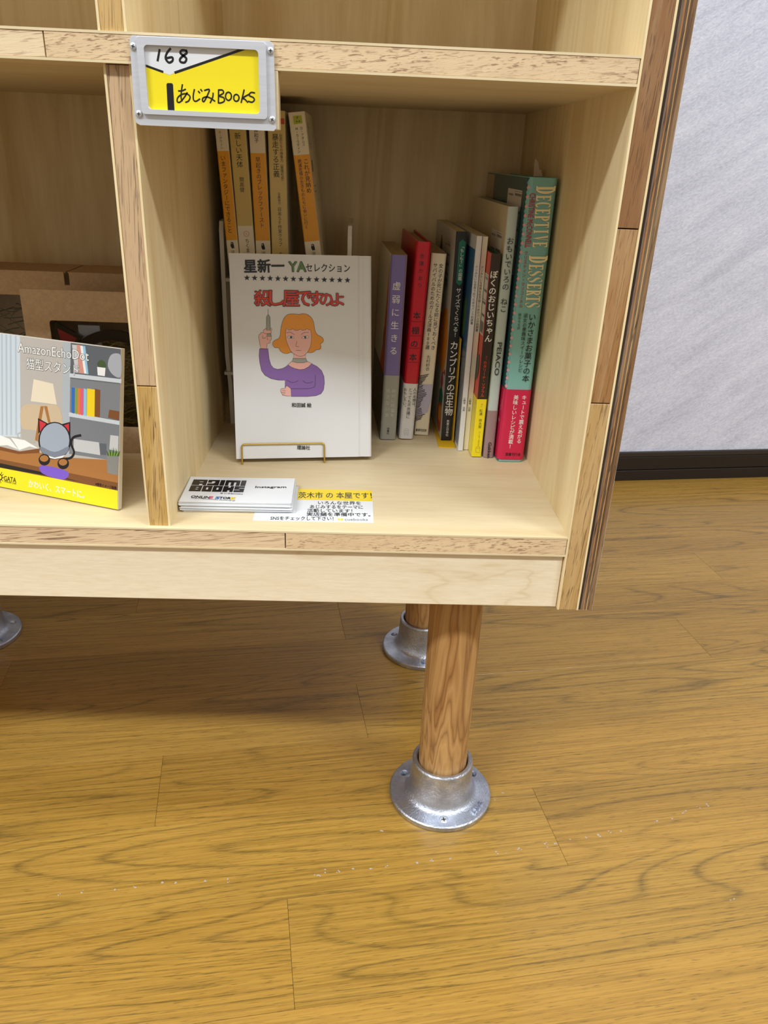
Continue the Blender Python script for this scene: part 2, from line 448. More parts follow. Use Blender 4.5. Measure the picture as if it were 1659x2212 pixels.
# ------------------------------------------------------------------ lettering: glyph outlines of Blender's own font
ART = {
 'kyojaku': [
  ('v','white','虚弱に生きる',7.1,163.3,8.3,87.5,0.2,0.66),
  ('v','pale','絶対に終電を',10.8,55.1,11.1,24.2,0,0.85),
  ('v','pale','逃さない女',5.2,55.8,5.6,23.7,0,0.68),
  ('v','black','扶桑社',7.7,13.4,7.8,5.6,1,1.),
 ],
 'hondana': [
  ('v','black','赤澤かおり',6.2,188.4,6.9,154.4,0.3,0.68),
  ('v','black','本',6.3,132.5,6.6,124.9,0.6,1.),
  ('v','black','棚',6.5,117.9,6.8,110.1,0.6,1.),
  ('v','black','の',6.5,104.6,6.8,96.7,0.6,1.),
  ('v','black','本',6.3,91.0,6.7,83.0,0.6,1.),
  ('l','black',0.3,[(1.21,122.7),(12.5,123.2)],0,0),
  ('l','black',0.3,[(1.33,108.6),(12.7,109.1)],0,0),
  ('l','black',0.3,[(1.29,96.2),(12.7,96.7)],0,0),
  ('l','black',0.3,[(1.4,81.9),(12.9,82.3)],0,0),
  ('v','ink','人の本棚は、',11.6,55.7,12.2,33.4,0.3,1.),
  ('v','ink','とっても不思議に',7.1,55.4,7.0,22.4,0.3,1.),
  ('v','ink','おもしろい。',1.77,55.3,2.6,33.0,0.3,1.),
  ('l','grey',0.25,[(5.2,4.8),(4.6,7.2),(4.7,10.2),(6.5,11.4),(8.6,10.5),(9.2,7.5),(8.6,4.2),(8.0,5.0),(7.7,7.1),(6.3,7.3),(6.0,4.3)],1,1),
  ('l','grey',0.2,[(5.4,9.1),(6.1,9.6),(7.0,8.6),(7.7,9.7),(8.3,9.2)],1,0),
 ],
 'girls': [
  ('v','black','女の子が死にたくなる前に見ておくべき',10.7,177.4,10.8,91.9,0.4,1.),
  ('v','black','サバイバルのためのガールズ洋画100選',5.0,177.5,4.8,92.1,0.4,1.),
  ('v','black','北村紗衣',6.9,86.5,7.4,69.7,0,1.),
  ('p','lilac',[(0.09,55.3),(14.2,56.0),(14.2,40.4),(12.1,25.6),(-0.44,19.9),(-0.95,32.1)],0),
  ('l','plum',0.8,[(-0.71,63.9),(8.8,66.4)],0,0),
  ('l','plum',0.8,[(-0.72,62.2),(8.1,64.7)],0,0),
  ('l','plum',0.8,[(-0.73,60.6),(6.5,63.0)],0,0),
  ('l','plum',0.8,[(-0.74,59.0),(5.9,61.3)],0,0),
  ('l','plum',0.8,[(-0.75,57.3),(5.0,59.6)],0,0),
  ('l','plum',0.8,[(-0.76,55.7),(3.4,57.9)],0,0),
  ('l','plum',0.8,[(-0.77,54.0),(2.9,56.2)],0,0),
  ('l','plum',0.8,[(-0.78,52.4),(4.4,54.6)],0,0),
  ('l','plum',0.8,[(-0.79,50.8),(3.6,53.0)],0,0),
  ('l','plum',0.8,[(-0.79,49.1),(4.1,51.3)],0,0),
  ('l','plum',0.8,[(-0.8,47.4),(6.3,49.8)],0,0),
  ('l','plum',0.8,[(-0.81,45.8),(6.3,48.2)],0,0),
  ('l','plum',0.8,[(-0.82,44.1),(8.1,46.6)],0,0),
  ('l','plum',0.8,[(-0.83,42.5),(8.7,45.0)],0,0),
  ('l','plum',0.8,[(-0.84,40.8),(7.7,43.3)],0,0),
  ('l','plum',0.8,[(-0.85,39.1),(5.6,41.5)],0,0),
  ('l','plum',0.8,[(-0.86,37.5),(5.4,39.8)],0,0),
  ('l','plum',0.8,[(-0.87,35.8),(4.9,38.1)],0,0),
  ('l','plum',0.8,[(-0.88,34.1),(3.6,36.4)],0,0),
  ('l','plum',0.8,[(-0.89,32.4),(3.7,34.7)],0,0),
  ('l','plum',0.8,[(-0.9,30.8),(3.5,33.0)],0,0),
  ('l','plum',0.8,[(-0.91,29.1),(2.6,31.3)],0,0),
  ('l','plum',0.8,[(-0.92,27.4),(4.5,29.7)],0,0),
  ('l','plum',0.8,[(-0.93,25.7),(4.9,28.1)],0,0),
  ('l','plum',0.8,[(-0.94,24.0),(5.4,26.4)],0,0),
  ('l','plum',0.8,[(-0.95,22.3),(6.0,24.7)],0,0),
  ('l','plum',0.8,[(-0.96,20.6),(8.8,23.2)],0,0),
  ('l','plum',0.8,[(-0.97,18.9),(6.8,21.4)],0,0),
  ('l','plum',0.8,[(-0.98,17.2),(6.1,19.6)],0,0),
  ('l','plum',0.8,[(-0.99,15.5),(5.3,17.9)],0,0),
  ('h','black','書肆侃侃房',0.97,5.3,12.5,5.3,3.1,0.4),
 ],
 'cambrian': [
  ('p','jade',[(6.0,201.2),(9.0,198.8),(8.6,161.3),(6.2,158.5),(2.8,161.1),(2.6,198.6)],0),
  ('v','white','「もしも？」の図鑑',6.2,196.7,6.1,163.3,0.2,1.),
  ('v','white','サイズでくらべる！',5.8,156.6,5.7,108.3,0.3,1.),
  ('v','white','カンブリアの古生物',5.6,104.5,5.3,26.9,0.7,1.),
  ('v','white','実業之日本社',5.2,22.7,5.4,4.3,0,1.),
 ],
 'punk_a': [
  ('v','black','クソみたいな世界で抗うためのパンク的読書',2.1,182.2,2.3,128.0,0.2,1.),
  ('v','black','小野寺\u3000伝助',2.1,56.4,2.3,41.9,0,1.),
 ],
 'punk_b': [
  ('v','black','クソみたいな世界を生き抜くためのパンク的読書',2.1,181.6,2.5,120.7,0.2,1.),
  ('v','black','小野寺\u3000伝助',2.4,54.7,2.4,40.8,0,1.),
 ],
 'ojii': [
  ('v','white','ぼくのおじいちゃん',4.0,180.4,4.7,115.1,1.,1.),
  ('v','coral','さく',4.7,102.5,4.7,98.3,0,1.),
  ('v','coral','カタリーナ・ソブラル',4.0,97.4,4.5,61.7,0.3,1.),
  ('v','black','やく',4.9,55.4,4.8,51.4,0,1.),
  ('v','black','松浦\u3000弥太郎',4.5,49.8,5.2,29.9,0.2,1.),
  ('v','black','アノニマ・スタジオ',5.2,26.6,5.4,11.8,0,1.),
  ('l','dull',0.25,[(3.8,4.8),(3.2,8.0),(3.7,10.4),(5.2,11.0),(7.0,10.5),(7.3,7.6),(7.0,4.3),(5.5,5.1)],1,1),
  ('l','dull',0.2,[(3.9,9.1),(4.7,9.6),(5.4,8.6),(6.1,9.6),(6.7,9.1)],1,0),
 ],
 'neko': [
  ('v','black','おもいでいろの\u3000ねこ',3.9,209.7,3.8,143.4,0.1,1.),
  ('r','dark','PEIACO',3.8,115.7,3.7,84.2,1,4.2),
  ('r','black','Gakken',4.0,16.4,4.2,-0.26,0.6,3.2),
 ],
 'desserts': [
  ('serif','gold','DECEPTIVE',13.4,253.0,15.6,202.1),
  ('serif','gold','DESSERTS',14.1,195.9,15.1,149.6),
  ('r','crimson','CHRISTINE McCONNELL',3.8,246.8,4.7,202.2,0.8,5.2),
  ('v','crimson','クリスティン・マッコーネル',3.8,199.5,4.4,149.8,0.2,1.),
  ('v','black','いかさまお菓子の本',16.2,145.5,17.1,80.9,0.3,1.),
  ('v','black','淑女の悪趣味スイーツレシピ',9.9,145.2,10.8,90.2,0.1,1.),
  ('v','black','野中モモ訳',4.5,145.0,4.8,130.1,0,1.),
 ],
 'desserts_band': [
  ('v','white','キュートで震えあがる',18.0,68.2,18.0,19.1,0.4,1.),
  ('v','white','美味しいレシピが満載！',10.0,68.1,9.7,13.4,0.4,1.),
  ('h','black','国書刊行会',6.2,7.7,21.1,7.7,3.4,0.5),
 ],
 'bunko_a': [
  ('v','black','いまファンタジーにできること',4.8,110.1,4.7,42.5,0.1,1.),
  ('v','black','Ｕ・Ｋ・ル゠グウィン',4.3,141.3,4.7,114.9,0,1.),
  ('p','black',[(4.4,34.2),(5.4,34.7),(6.7,34.3),(6.9,32.8),(7.3,30.9),(7.3,28.7),(6.1,29.1),(5.5,28.3),(4.6,29.5),(3.9,31.0)],0),
  ('p','cream',[(4.8,33.6),(5.6,33.9),(6.0,33.2),(5.1,32.7)],0),
  ('v','black','河出文庫',5.4,27.1,5.6,11.9,0,1.),
 ],
 'bunko_b': [
  ('v','black','新しい天体',7.5,129.3,7.4,99.8,0.1,1.),
  ('v','black','開高健',8.0,92.2,7.5,79.0,0,1.),
  ('l','rust',0.35,[(10.6,42.4),(10.2,41.2),(9.2,40.3),(8.0,40.0),(6.8,40.3),(6.0,41.2),(5.7,42.5),(6.2,43.7),(7.1,44.6),(8.4,44.9),(9.5,44.6),(10.4,43.7)],0,1),
  ('v','rust','ち',8.3,43.6,8.2,41.2,0,1.),
  ('v','black','ちくま文庫',8.5,38.1,8.2,16.7,0.2,1.),
 ],
 'bunko_c': [
  ('v','black','早起きのブレックファースト',6.8,109.9,7.3,48.4,0.1,1.),
  ('v','black','堀井和子',6.6,137.8,6.5,121.3,0,1.),
  ('p','black',[(5.9,34.1),(6.8,34.7),(8.1,34.3),(8.4,32.8),(8.9,30.9),(9.0,28.7),(7.8,29.1),(7.2,28.3),(6.2,29.4),(5.5,30.9)],0),
  ('p','cream',[(6.2,33.5),(7.1,33.9),(7.4,33.1),(6.6,32.6)],0),
  ('v','black','河出文庫',7.2,27.2,7.5,12.0,0,1.),
 ],
 'bunko_d': [
  ('v','black','暴走する正義',6.6,129.9,6.8,93.1,0.2,1.),
  ('v','black','巨匠たちの想像力〔管理社会〕',11.8,129.6,12.2,88.5,0.1,1.),
  ('v','black','企画協力',8.6,80.4,8.6,69.8,0,1.),
  ('v','black','日本ＳＦ作家クラブ',8.6,67.5,8.6,32.3,0.1,1.),
  ('v','black','ちくま文庫',8.7,27.4,9.2,9.7,0,1.),
 ],
 'bunko_e': [
  ('p','lime',[(3.9,145.5),(11.8,145.5),(11.9,138.9),(4.1,138.7)],0),
  ('h','black','7',6.7,143.7,8.7,143.6,1.68,0.5),
  ('h','black','4-8',6.0,140.8,10.0,140.7,1.49,0.5),
  ('v','black','Ｄ・アダムス',10.4,136.3,10.7,120.1,0.1,1.),
  ('v','black','Ｍ・カーワディン',6.0,136.2,5.6,114.8,0.1,1.),
  ('v','black','これが見納め',11.0,109.9,10.4,80.0,0.1,1.),
  ('v','black','絶滅危惧の生きものたちに会いに行く',5.2,109.9,4.1,49.0,0,1.),
  ('p','black',[(6.7,34.8),(7.7,35.3),(9.0,34.8),(9.2,33.3),(9.6,31.3),(9.5,29.1),(8.3,29.6),(7.6,28.9),(6.8,30.1),(6.1,31.6)],0),
  ('p','cream',[(7.1,34.2),(7.9,34.5),(8.2,33.7),(7.4,33.3)],0),
  ('v','black','河出文庫',7.8,27.9,8.0,13.0,0,1.),
 ],
 'display': [
  ('p','skin',[(56.2,98.8),(56.1,93.4),(67.3,93.4),(67.4,98.5)],0),
  ('l','black',0.3,[(56.2,98.8),(56.1,93.4),(67.3,93.4),(67.4,98.5)],0,1),
  ('p','skin',[(54.5,91.3),(69.0,91.0),(73.1,89.2),(69.9,85.7),(65.9,83.6),(61.6,83.1),(56.9,84.0),(53.4,85.6),(50.5,87.9)],0),
  ('l','black',0.3,[(54.5,91.3),(69.0,91.0),(73.1,89.2),(69.9,85.7),(65.9,83.6),(61.6,83.1),(56.9,84.0),(53.4,85.6),(50.5,87.9)],0,1),
  ('p','violet',[(24.8,102.7),(32.7,102.6),(32.8,99.5),(33.4,93.4),(34.8,88.0),(37.1,85.0),(40.9,83.8),(45.6,84.6),(48.8,86.3),(51.0,87.9),(53.4,86.1),(56.9,84.6),(61.6,83.5),(65.9,84.0),(69.9,86.1),(72.8,89.0),(77.8,86.5),(82.1,82.6),(84.4,77.1),(84.7,70.9),(83.8,64.6),(81.4,61.0),(76.6,59.1),(67.8,58.4),(53.2,58.5),(53.0,65.9),(47.6,66.3),(47.8,73.7),(41.4,73.8),(34.5,75.3),(29.1,78.4),(26.1,82.7),(24.8,89.6),(24.2,96.5)],0),
  ('l','black',0.3,[(24.8,102.7),(32.7,102.6),(32.8,99.5),(33.4,93.4),(34.8,88.0),(37.1,85.0),(40.9,83.8),(45.6,84.6),(48.8,86.3),(51.0,87.9),(53.4,86.1),(56.9,84.6),(61.6,83.5),(65.9,84.0),(69.9,86.1),(72.8,89.0),(77.8,86.5),(82.1,82.6),(84.4,77.1),(84.7,70.9),(83.8,64.6),(81.4,61.0),(76.6,59.1),(67.8,58.4),(53.2,58.5),(53.0,65.9),(47.6,66.3),(47.8,73.7),(41.4,73.8),(34.5,75.3),(29.1,78.4),(26.1,82.7),(24.8,89.6),(24.2,96.5)],0,1),
  ('p','stone',[(55.5,94.0),(67.7,93.8),(69.0,90.7),(65.2,89.9),(59.0,89.9),(54.5,91.0)],0),
  ('l','black',0.3,[(55.5,94.0),(67.7,93.8),(69.0,90.7),(65.2,89.9),(59.0,89.9),(54.5,91.0)],0,1),
  ('p','ginger',[(53.7,134.1),(58.3,134.2),(62.2,133.8),(65.3,134.6),(69.2,133.9),(72.6,131.7),(74.9,127.9),(76.0,122.6),(76.7,118.8),(78.6,115.7),(82.1,113.8),(84.0,111.9),(84.0,109.3),(81.4,106.9),(82.0,104.6),(80.8,102.3),(77.2,101.7),(75.2,100.0),(72.1,99.0),(68.9,99.2),(60.7,98.0),(53.7,99.4),(50.6,98.4),(46.7,98.8),(43.7,101.1),(42.6,103.4),(39.1,103.7),(37.2,106.0),(37.3,108.3),(38.9,110.2),(42.4,111.8),(44.0,114.4),(44.7,119.3),(45.8,124.6),(47.8,129.9),(50.6,133.0)],1),
  ('l','black',0.3,[(53.7,134.1),(58.3,134.2),(62.2,133.8),(65.3,134.6),(69.2,133.9),(72.6,131.7),(74.9,127.9),(76.0,122.6),(76.7,118.8),(78.6,115.7),(82.1,113.8),(84.0,111.9),(84.0,109.3),(81.4,106.9),(82.0,104.6),(80.8,102.3),(77.2,101.7),(75.2,100.0),(72.1,99.0),(68.9,99.2),(60.7,98.0),(53.7,99.4),(50.6,98.4),(46.7,98.8),(43.7,101.1),(42.6,103.4),(39.1,103.7),(37.2,106.0),(37.3,108.3),(38.9,110.2),(42.4,111.8),(44.0,114.4),(44.7,119.3),(45.8,124.6),(47.8,129.9),(50.6,133.0)],1,1),
  ('p','skin',[(50.0,121.7),(51.8,119.8),(54.2,120.0),(56.0,120.8),(57.6,119.6),(60.4,119.4),(63.1,120.6),(64.6,119.5),(67.3,119.9),(69.2,121.0),(70.9,120.0),(72.4,120.0),(73.1,115.7),(73.0,110.0),(71.8,104.2),(69.3,99.6),(66.5,96.9),(63.4,95.8),(60.3,96.1),(56.4,98.0),(53.7,100.3),(51.5,104.9),(49.7,109.9),(49.0,115.6)],0),
  ('l','black',0.3,[(50.0,121.7),(51.8,119.8),(54.2,120.0),(56.0,120.8),(57.6,119.6),(60.4,119.4),(63.1,120.6),(64.6,119.5),(67.3,119.9),(69.2,121.0),(70.9,120.0),(72.4,120.0),(73.1,115.7),(73.0,110.0),(71.8,104.2),(69.3,99.6),(66.5,96.9),(63.4,95.8),(60.3,96.1),(56.4,98.0),(53.7,100.3),(51.5,104.9),(49.7,109.9),(49.0,115.6)],0,1),
  ('p','skin',[(26.0,102.9),(25.3,107.1),(24.4,113.2),(24.6,115.1),(26.0,115.8),(26.2,117.0),(28.7,117.4),(29.1,119.6),(31.5,121.1),(36.5,121.2),(36.7,119.7),(35.6,118.9),(36.2,117.6),(35.6,116.3),(36.1,114.4),(35.9,112.9),(36.0,111.3),(34.8,110.2),(34.6,107.9),(31.9,107.2),(31.5,102.7)],0),
  ('l','black',0.3,[(26.0,102.9),(25.3,107.1),(24.4,113.2),(24.6,115.1),(26.0,115.8),(26.2,117.0),(28.7,117.4),(29.1,119.6),(31.5,121.1),(36.5,121.2),(36.7,119.7),(35.6,118.9),(36.2,117.6),(35.6,116.3),(36.1,114.4),(35.9,112.9),(36.0,111.3),(34.8,110.2),(34.6,107.9),(31.9,107.2),(31.5,102.7)],0,1),
  ('p','stone',[(32.0,131.3),(33.4,133.2),(34.0,133.2),(35.2,131.3),(35.3,119.3),(31.7,119.3)],0),
  ('l','black',0.3,[(32.0,131.3),(33.4,133.2),(34.0,133.2),(35.2,131.3),(35.3,119.3),(31.7,119.3)],0,1),
  ('p','stone',[(32.4,116.2),(35.0,116.3),(35.7,113.8),(31.3,113.8)],0),
  ('l','black',0.3,[(32.4,116.2),(35.0,116.3),(35.7,113.8),(31.3,113.8)],0,1),
  ('l','black',0.3,[(33.7,138.4),(33.6,133.2)],0,0),
  ('l','black',0.3,[(28.2,114.3),(27.9,112.3),(29.7,112.1),(30.7,113.2)],1,0),
  ('l','black',0.3,[(32.0,112.8),(32.4,111.1),(33.3,111.1)],1,0),
  ('l','black',0.3,[(29.1,117.0),(31.0,116.2),(35.7,116.5)],0,0),
  ('p','skin',[(49.1,68.7),(51.5,67.1),(53.0,65.7),(53.2,59.1),(48.9,59.1),(45.2,59.7),(44.3,61.7),(43.5,63.2),(43.4,65.2),(44.4,66.0),(47.5,66.2),(48.3,67.9)],0),
  ('l','black',0.3,[(49.1,68.7),(51.5,67.1),(53.0,65.7),(53.2,59.1),(48.9,59.1),(45.2,59.7),(44.3,61.7),(43.5,63.2),(43.4,65.2),(44.4,66.0),(47.5,66.2),(48.3,67.9)],0,1),
  ('l','black',0.3,[(44.7,64.5),(47.9,64.0)],1,0),
  ('l','black',0.3,[(44.3,62.5),(47.8,62.4)],1,0),
  ('l','black',0.3,[(45.2,60.7),(47.4,61.2)],1,0),
  ('l','black',0.3,[(50.0,117.2),(53.3,117.7),(57.3,115.6)],1,0),
  ('l','black',0.3,[(63.5,115.7),(66.5,117.4),(70.6,117.8)],1,0),
  ('l','black',0.3,[(59.6,109.5),(58.4,105.3),(61.1,104.6)],1,0),
  ('l','black',0.3,[(58.4,101.3),(63.1,101.3)],1,0),
  ('l','black',0.3,[(49.4,74.1),(52.3,72.2),(55.9,71.6),(59.8,73.3)],1,0),
  ('l','black',0.3,[(64.2,73.3),(67.3,71.2),(70.8,71.1),(74.0,72.5)],1,0),
  ('l','black',0.3,[(76.1,78.3),(75.8,69.3),(74.3,67.0),(68.0,65.8),(53.0,65.9)],1,0),
  ('p','white',[(50.5,113.3),(53.6,114.3),(57.0,113.0),(53.6,112.2)],1),
  ('l','black',0.25,[(50.5,113.3),(53.6,114.3),(57.0,113.0),(53.6,112.2)],1,1),
  ('p','white',[(64.0,112.6),(67.2,114.3),(70.8,113.8),(67.6,112.0)],1),
  ('l','black',0.25,[(64.0,112.6),(67.2,114.3),(70.8,113.8),(67.6,112.0)],1,1),
  ('p','slate',[(55.3,113.2),(55.1,112.5),(54.5,112.2),(53.8,112.2),(53.2,112.5),(53.0,113.2),(53.2,113.8),(53.8,114.2),(54.5,114.2),(55.1,113.8)],0),
  ('p','black',[(54.6,113.2),(54.4,112.7),(53.9,112.7),(53.7,113.2),(54.0,113.6),(54.4,113.6)],0),
  ('p','slate',[(68.4,113.2),(68.2,112.6),(67.6,112.2),(66.8,112.2),(66.3,112.6),(66.1,113.2),(66.3,113.9),(66.9,114.2),(67.6,114.3),(68.2,113.9)],0),
  ('p','black',[(67.7,113.2),(67.5,112.8),(67.0,112.8),(66.8,113.2),(67.0,113.7),(67.5,113.7)],0),
  ('h','black','星新一',13.1,175.9,49.2,176.9,11.3,1.6),
  ('h','black','YA',53.5,176.1,69.0,176.4,8.5,2.2),
  ('h','moss','YA',53.9,176.1,68.6,176.4,8.1,0.9),
  ('h','black','セレクション',69.0,175.6,109.7,175.8,7.0,0.5),
  ('p','black',[(15.5,168.5),(16.1,166.7),(18.1,166.7),(16.5,165.4),(17.0,163.5),(15.4,164.7),(13.7,163.5),(14.3,165.4),(12.7,166.6),(14.8,166.6)],0),
  ('p','black',[(22.4,168.5),(23.0,166.6),(25.1,166.6),(23.4,165.4),(24.0,163.5),(22.3,164.6),(20.6,163.4),(21.3,165.3),(19.6,166.5),(21.7,166.6)],0),
  ('p','black',[(29.4,168.4),(30.0,166.6),(32.1,166.6),(30.4,165.3),(30.9,163.4),(29.3,164.5),(27.6,163.4),(28.2,165.3),(26.6,166.5),(28.7,166.5)],0),
  ('p','black',[(36.4,168.4),(37.0,166.5),(39.0,166.5),(37.4,165.3),(37.9,163.3),(36.2,164.5),(34.5,163.3),(35.2,165.2),(33.6,166.4),(35.6,166.5)],0),
  ('p','black',[(43.4,168.3),(44.0,166.4),(46.1,166.4),(44.4,165.2),(44.9,163.3),(43.3,164.4),(41.5,163.2),(42.2,165.2),(40.6,166.3),(42.6,166.4)],0),
  ('p','black',[(50.4,168.3),(51.0,166.4),(53.1,166.4),(51.4,165.2),(52.0,163.2),(50.3,164.4),(48.5,163.2),(49.2,165.1),(47.6,166.3),(49.7,166.4)],0),
  ('p','black',[(57.4,168.2),(58.0,166.3),(60.1,166.3),(58.4,165.1),(59.0,163.2),(57.3,164.3),(55.6,163.1),(56.3,165.1),(54.6,166.2),(56.7,166.3)],0),
  ('p','black',[(64.5,168.2),(65.1,166.3),(67.2,166.3),(65.5,165.0),(66.1,163.1),(64.4,164.2),(62.7,163.1),(63.3,165.0),(61.7,166.2),(63.8,166.2)],0),
  ('p','black',[(71.6,168.1),(72.2,166.2),(74.3,166.2),(72.6,165.0),(73.2,163.0),(71.5,164.2),(69.8,163.0),(70.4,164.9),(68.8,166.1),(70.8,166.2)],0),
  ('p','black',[(78.7,168.1),(79.3,166.2),(81.4,166.2),(79.7,164.9),(80.3,163.0),(78.6,164.1),(76.9,162.9),(77.5,164.9),(75.8,166.1),(78.0,166.1)],0),
  ('p','black',[(85.8,168.0),(86.5,166.1),(88.6,166.1),(86.9,164.9),(87.5,162.9),(85.7,164.1),(84.0,162.9),(84.7,164.8),(83.0,166.0),(85.1,166.1)],0),
  ('p','black',[(92.9,167.9),(93.6,166.0),(95.7,166.1),(94.0,164.8),(94.6,162.9),(92.9,164.0),(91.2,162.8),(91.8,164.8),(90.1,166.0),(92.2,166.0)],0),
  ('p','black',[(100.1,167.9),(100.8,166.0),(102.9,166.0),(101.2,164.7),(101.8,162.8),(100.1,163.9),(98.3,162.7),(99.0,164.7),(97.3,165.9),(99.4,166.0)],0),
  ('p','black',[(107.3,167.8),(108.0,165.9),(110.1,165.9),(108.4,164.7),(109.0,162.7),(107.3,163.9),(105.5,162.7),(106.2,164.6),(104.5,165.8),(106.6,165.9)],0),
  ('h','black','殺',21.5,148.1,36.5,148.1,14.0,2.0),
  ('h','scarlet','殺',21.5,148.1,36.5,148.1,13.5,0.7),
  ('h','black','し',35.1,148.3,49.2,148.3,13.2,2.0),
  ('h','scarlet','し',35.1,148.3,49.2,148.3,12.8,0.7),
  ('h','black','屋',47.4,147.9,62.5,147.9,14.0,2.0),
  ('h','scarlet','屋',47.4,147.9,62.5,147.9,13.6,0.7),
  ('h','black','で',59.8,148.1,73.7,148.1,12.8,2.0),
  ('h','scarlet','で',59.8,148.1,73.7,148.1,12.4,0.7),
  ('h','black','す',70.6,148.2,84.5,148.2,12.8,2.0),
  ('h','scarlet','す',70.6,148.2,84.5,148.2,12.5,0.7),
  ('h','black','の',81.4,147.4,93.1,147.4,10.8,2.0),
  ('h','scarlet','の',81.4,147.4,93.1,147.4,10.5,0.7),
  ('h','black','よ',91.4,147.5,103.7,147.5,11.2,2.0),
  ('h','scarlet','よ',91.4,147.5,103.7,147.5,10.9,0.7),
  ('h','black','和田誠 絵',53.4,50.5,72.0,50.3,4.2,0.8),
  ('h','black','理論社',57.6,10.1,70.0,9.6,4.0,0.7),
 ],
 'sign': [
  ('p','s_wall',[(-116.3,129.3),(0.26,129.3),(0.0,0.3),(-119.4,0.3)],0),
  ('p','s_curtain',[(-116.3,129.3),(-96.1,129.3),(-96.8,46.4),(-118.4,43.9)],0),
  ('p','s_curt2',[(-115.0,129.1),(-113.3,129.3),(-114.7,45.5),(-116.5,45.2)],0),
  ('p','s_curt2',[(-110.6,129.3),(-108.8,129.3),(-110.1,46.1),(-111.9,45.9)],0),
  ('p','s_curt2',[(-106.2,129.3),(-104.4,129.3),(-105.5,46.8),(-107.3,46.5)],0),
  ('p','s_curt2',[(-101.1,129.3),(-99.4,129.3),(-100.3,47.5),(-102.1,47.3)],0),
  ('p','s_unit',[(-53.8,129.2),(-46.0,129.2),(-47.5,35.2),(-55.6,44.5)],0),
  ('p','s_dark',[(-46.6,129.2),(0.04,129.3),(-0.21,40.3),(-47.9,39.3)],0),
  ('p','s_mid',[(-46.9,101.0),(0.27,102.2),(0.04,73.9),(-47.5,73.1)],0),
  ('p','s_grey',[(-47.5,70.0),(0.01,69.9),(-0.09,40.3),(-47.9,39.3)],0),
  ('p','s_book_w',[(-45.4,127.9),(-41.0,128.0),(-38.7,106.5),(-42.3,106.3)],0),
  ('p','s_coral',[(-41.0,128.4),(-37.6,128.2),(-33.7,106.4),(-38.5,106.3)],0),
  ('p','white',[(-37.6,128.0),(-35.3,128.0),(-31.5,106.6),(-33.7,106.5)],0),
  ('p','s_sky',[(-35.3,128.0),(-32.9,128.1),(-29.6,106.4),(-31.5,106.4)],0),
  ('p','s_vase',[(-11.6,115.0),(-9.4,123.1),(-3.7,125.6),(0.4,123.2),(0.49,108.1),(-6.8,108.7)],1),
  ('p','s_green',[(-21.6,114.9),(-19.8,118.0),(-16.9,118.8),(-14.0,117.2),(-13.3,113.8),(-17.4,112.4)],1),
  ('p','white',[(-21.5,113.1),(-13.7,113.2),(-14.3,106.7),(-20.9,106.7)],0),
  ('p','s_white',[(-47.7,105.1),(1.11,106.2),(0.95,103.0),(-47.7,101.9)],0),
  ('p','s_white',[(-48.2,73.7),(0.06,73.1),(-0.11,69.9),(-48.2,70.2)],0),
  ('p','s_blue',[(-45.6,94.1),(-42.5,94.1),(-42.8,73.2),(-45.8,73.6)],0),
  ('p','s_leaf',[(-42.2,94.3),(-40.1,94.1),(-40.3,73.0),(-42.4,73.5)],0),
  ('p','s_orange',[(-39.8,94.4),(-37.3,94.2),(-37.5,72.9),(-40.0,73.4)],0),
  ('p','s_pink',[(-37.3,94.5),(-34.3,94.2),(-34.5,72.8),(-37.4,73.2)],0),
  ('p','s_sky',[(-34.0,94.8),(-31.2,94.3),(-31.3,72.7),(-34.1,73.1)],0),
  ('p','s_yellow',[(-30.8,95.0),(-23.4,95.0),(-23.5,73.2),(-30.9,73.1)],0),
  ('p','s_brown',[(-23.4,95.7),(-18.3,95.3),(-18.4,73.4),(-23.4,73.5)],0),
  ('p','s_brown',[(-9.6,80.8),(-0.21,80.7),(-0.31,73.8),(-10.7,74.3)],0),
  ('p','s_book_w',[(-43.3,52.5),(-19.0,53.1),(-17.6,42.8),(-43.5,42.6)],0),
  ('p','s_dark',[(-18.4,52.5),(-11.8,53.0),(-11.8,43.7),(-17.6,43.3)],0),
  ('p','s_book_w',[(-8.3,60.6),(-0.63,60.9),(-0.73,48.4),(-9.1,48.7)],0),
  ('p','s_lampglow',[(-94.5,72.6),(-75.5,76.1),(-56.9,75.4),(-55.6,44.5),(-77.0,45.6),(-94.8,54.7)],1),
  ('p','s_wood',[(-76.1,75.0),(-72.8,75.4),(-79.3,45.2),(-82.1,45.9)],0),
  ('p','s_wood',[(-72.7,75.6),(-69.5,75.8),(-65.6,60.8),(-68.1,60.5)],0),
  ('p','s_lamp',[(-82.8,96.2),(-63.6,94.8),(-59.9,78.3),(-85.9,77.8)],0),
  ('p','s_wood',[(-118.7,32.0),(-78.4,36.0),(-46.9,36.3),(-0.23,41.1),(-0.32,16.1),(-119.0,19.4)],0),
  ('p','s_wood2',[(-118.9,24.3),(-67.0,23.7),(-0.45,22.6),(-0.32,16.1),(-119.1,15.5)],0),
  ('p','s_black',[(-119.0,20.8),(-77.2,19.9),(-36.9,17.8),(-119.0,16.9)],0),
  ('p','s_purple',[(-75.3,25.6),(-49.4,24.3),(-53.8,16.7),(-74.7,18.7)],1),
  ('p','s_mug',[(-95.8,53.3),(-81.0,54.3),(-82.1,43.5),(-94.7,43.5)],0),
  ('l','s_mug',0.8,[(-95.9,50.3),(-99.4,48.7),(-98.8,45.1),(-95.2,44.5)],1,0),
  ('p','s_brown',[(-118.6,35.2),(-97.7,34.0),(-77.1,39.7),(-77.7,35.7),(-99.0,31.6),(-118.7,32.0)],0),
  ('p','white',[(-118.4,45.0),(-107.9,43.2),(-99.0,35.4),(-110.7,37.5),(-118.6,35.8)],0),
  ('p','white',[(-106.6,44.5),(-92.4,44.4),(-77.7,39.1),(-87.3,39.8),(-98.3,35.0)],0),
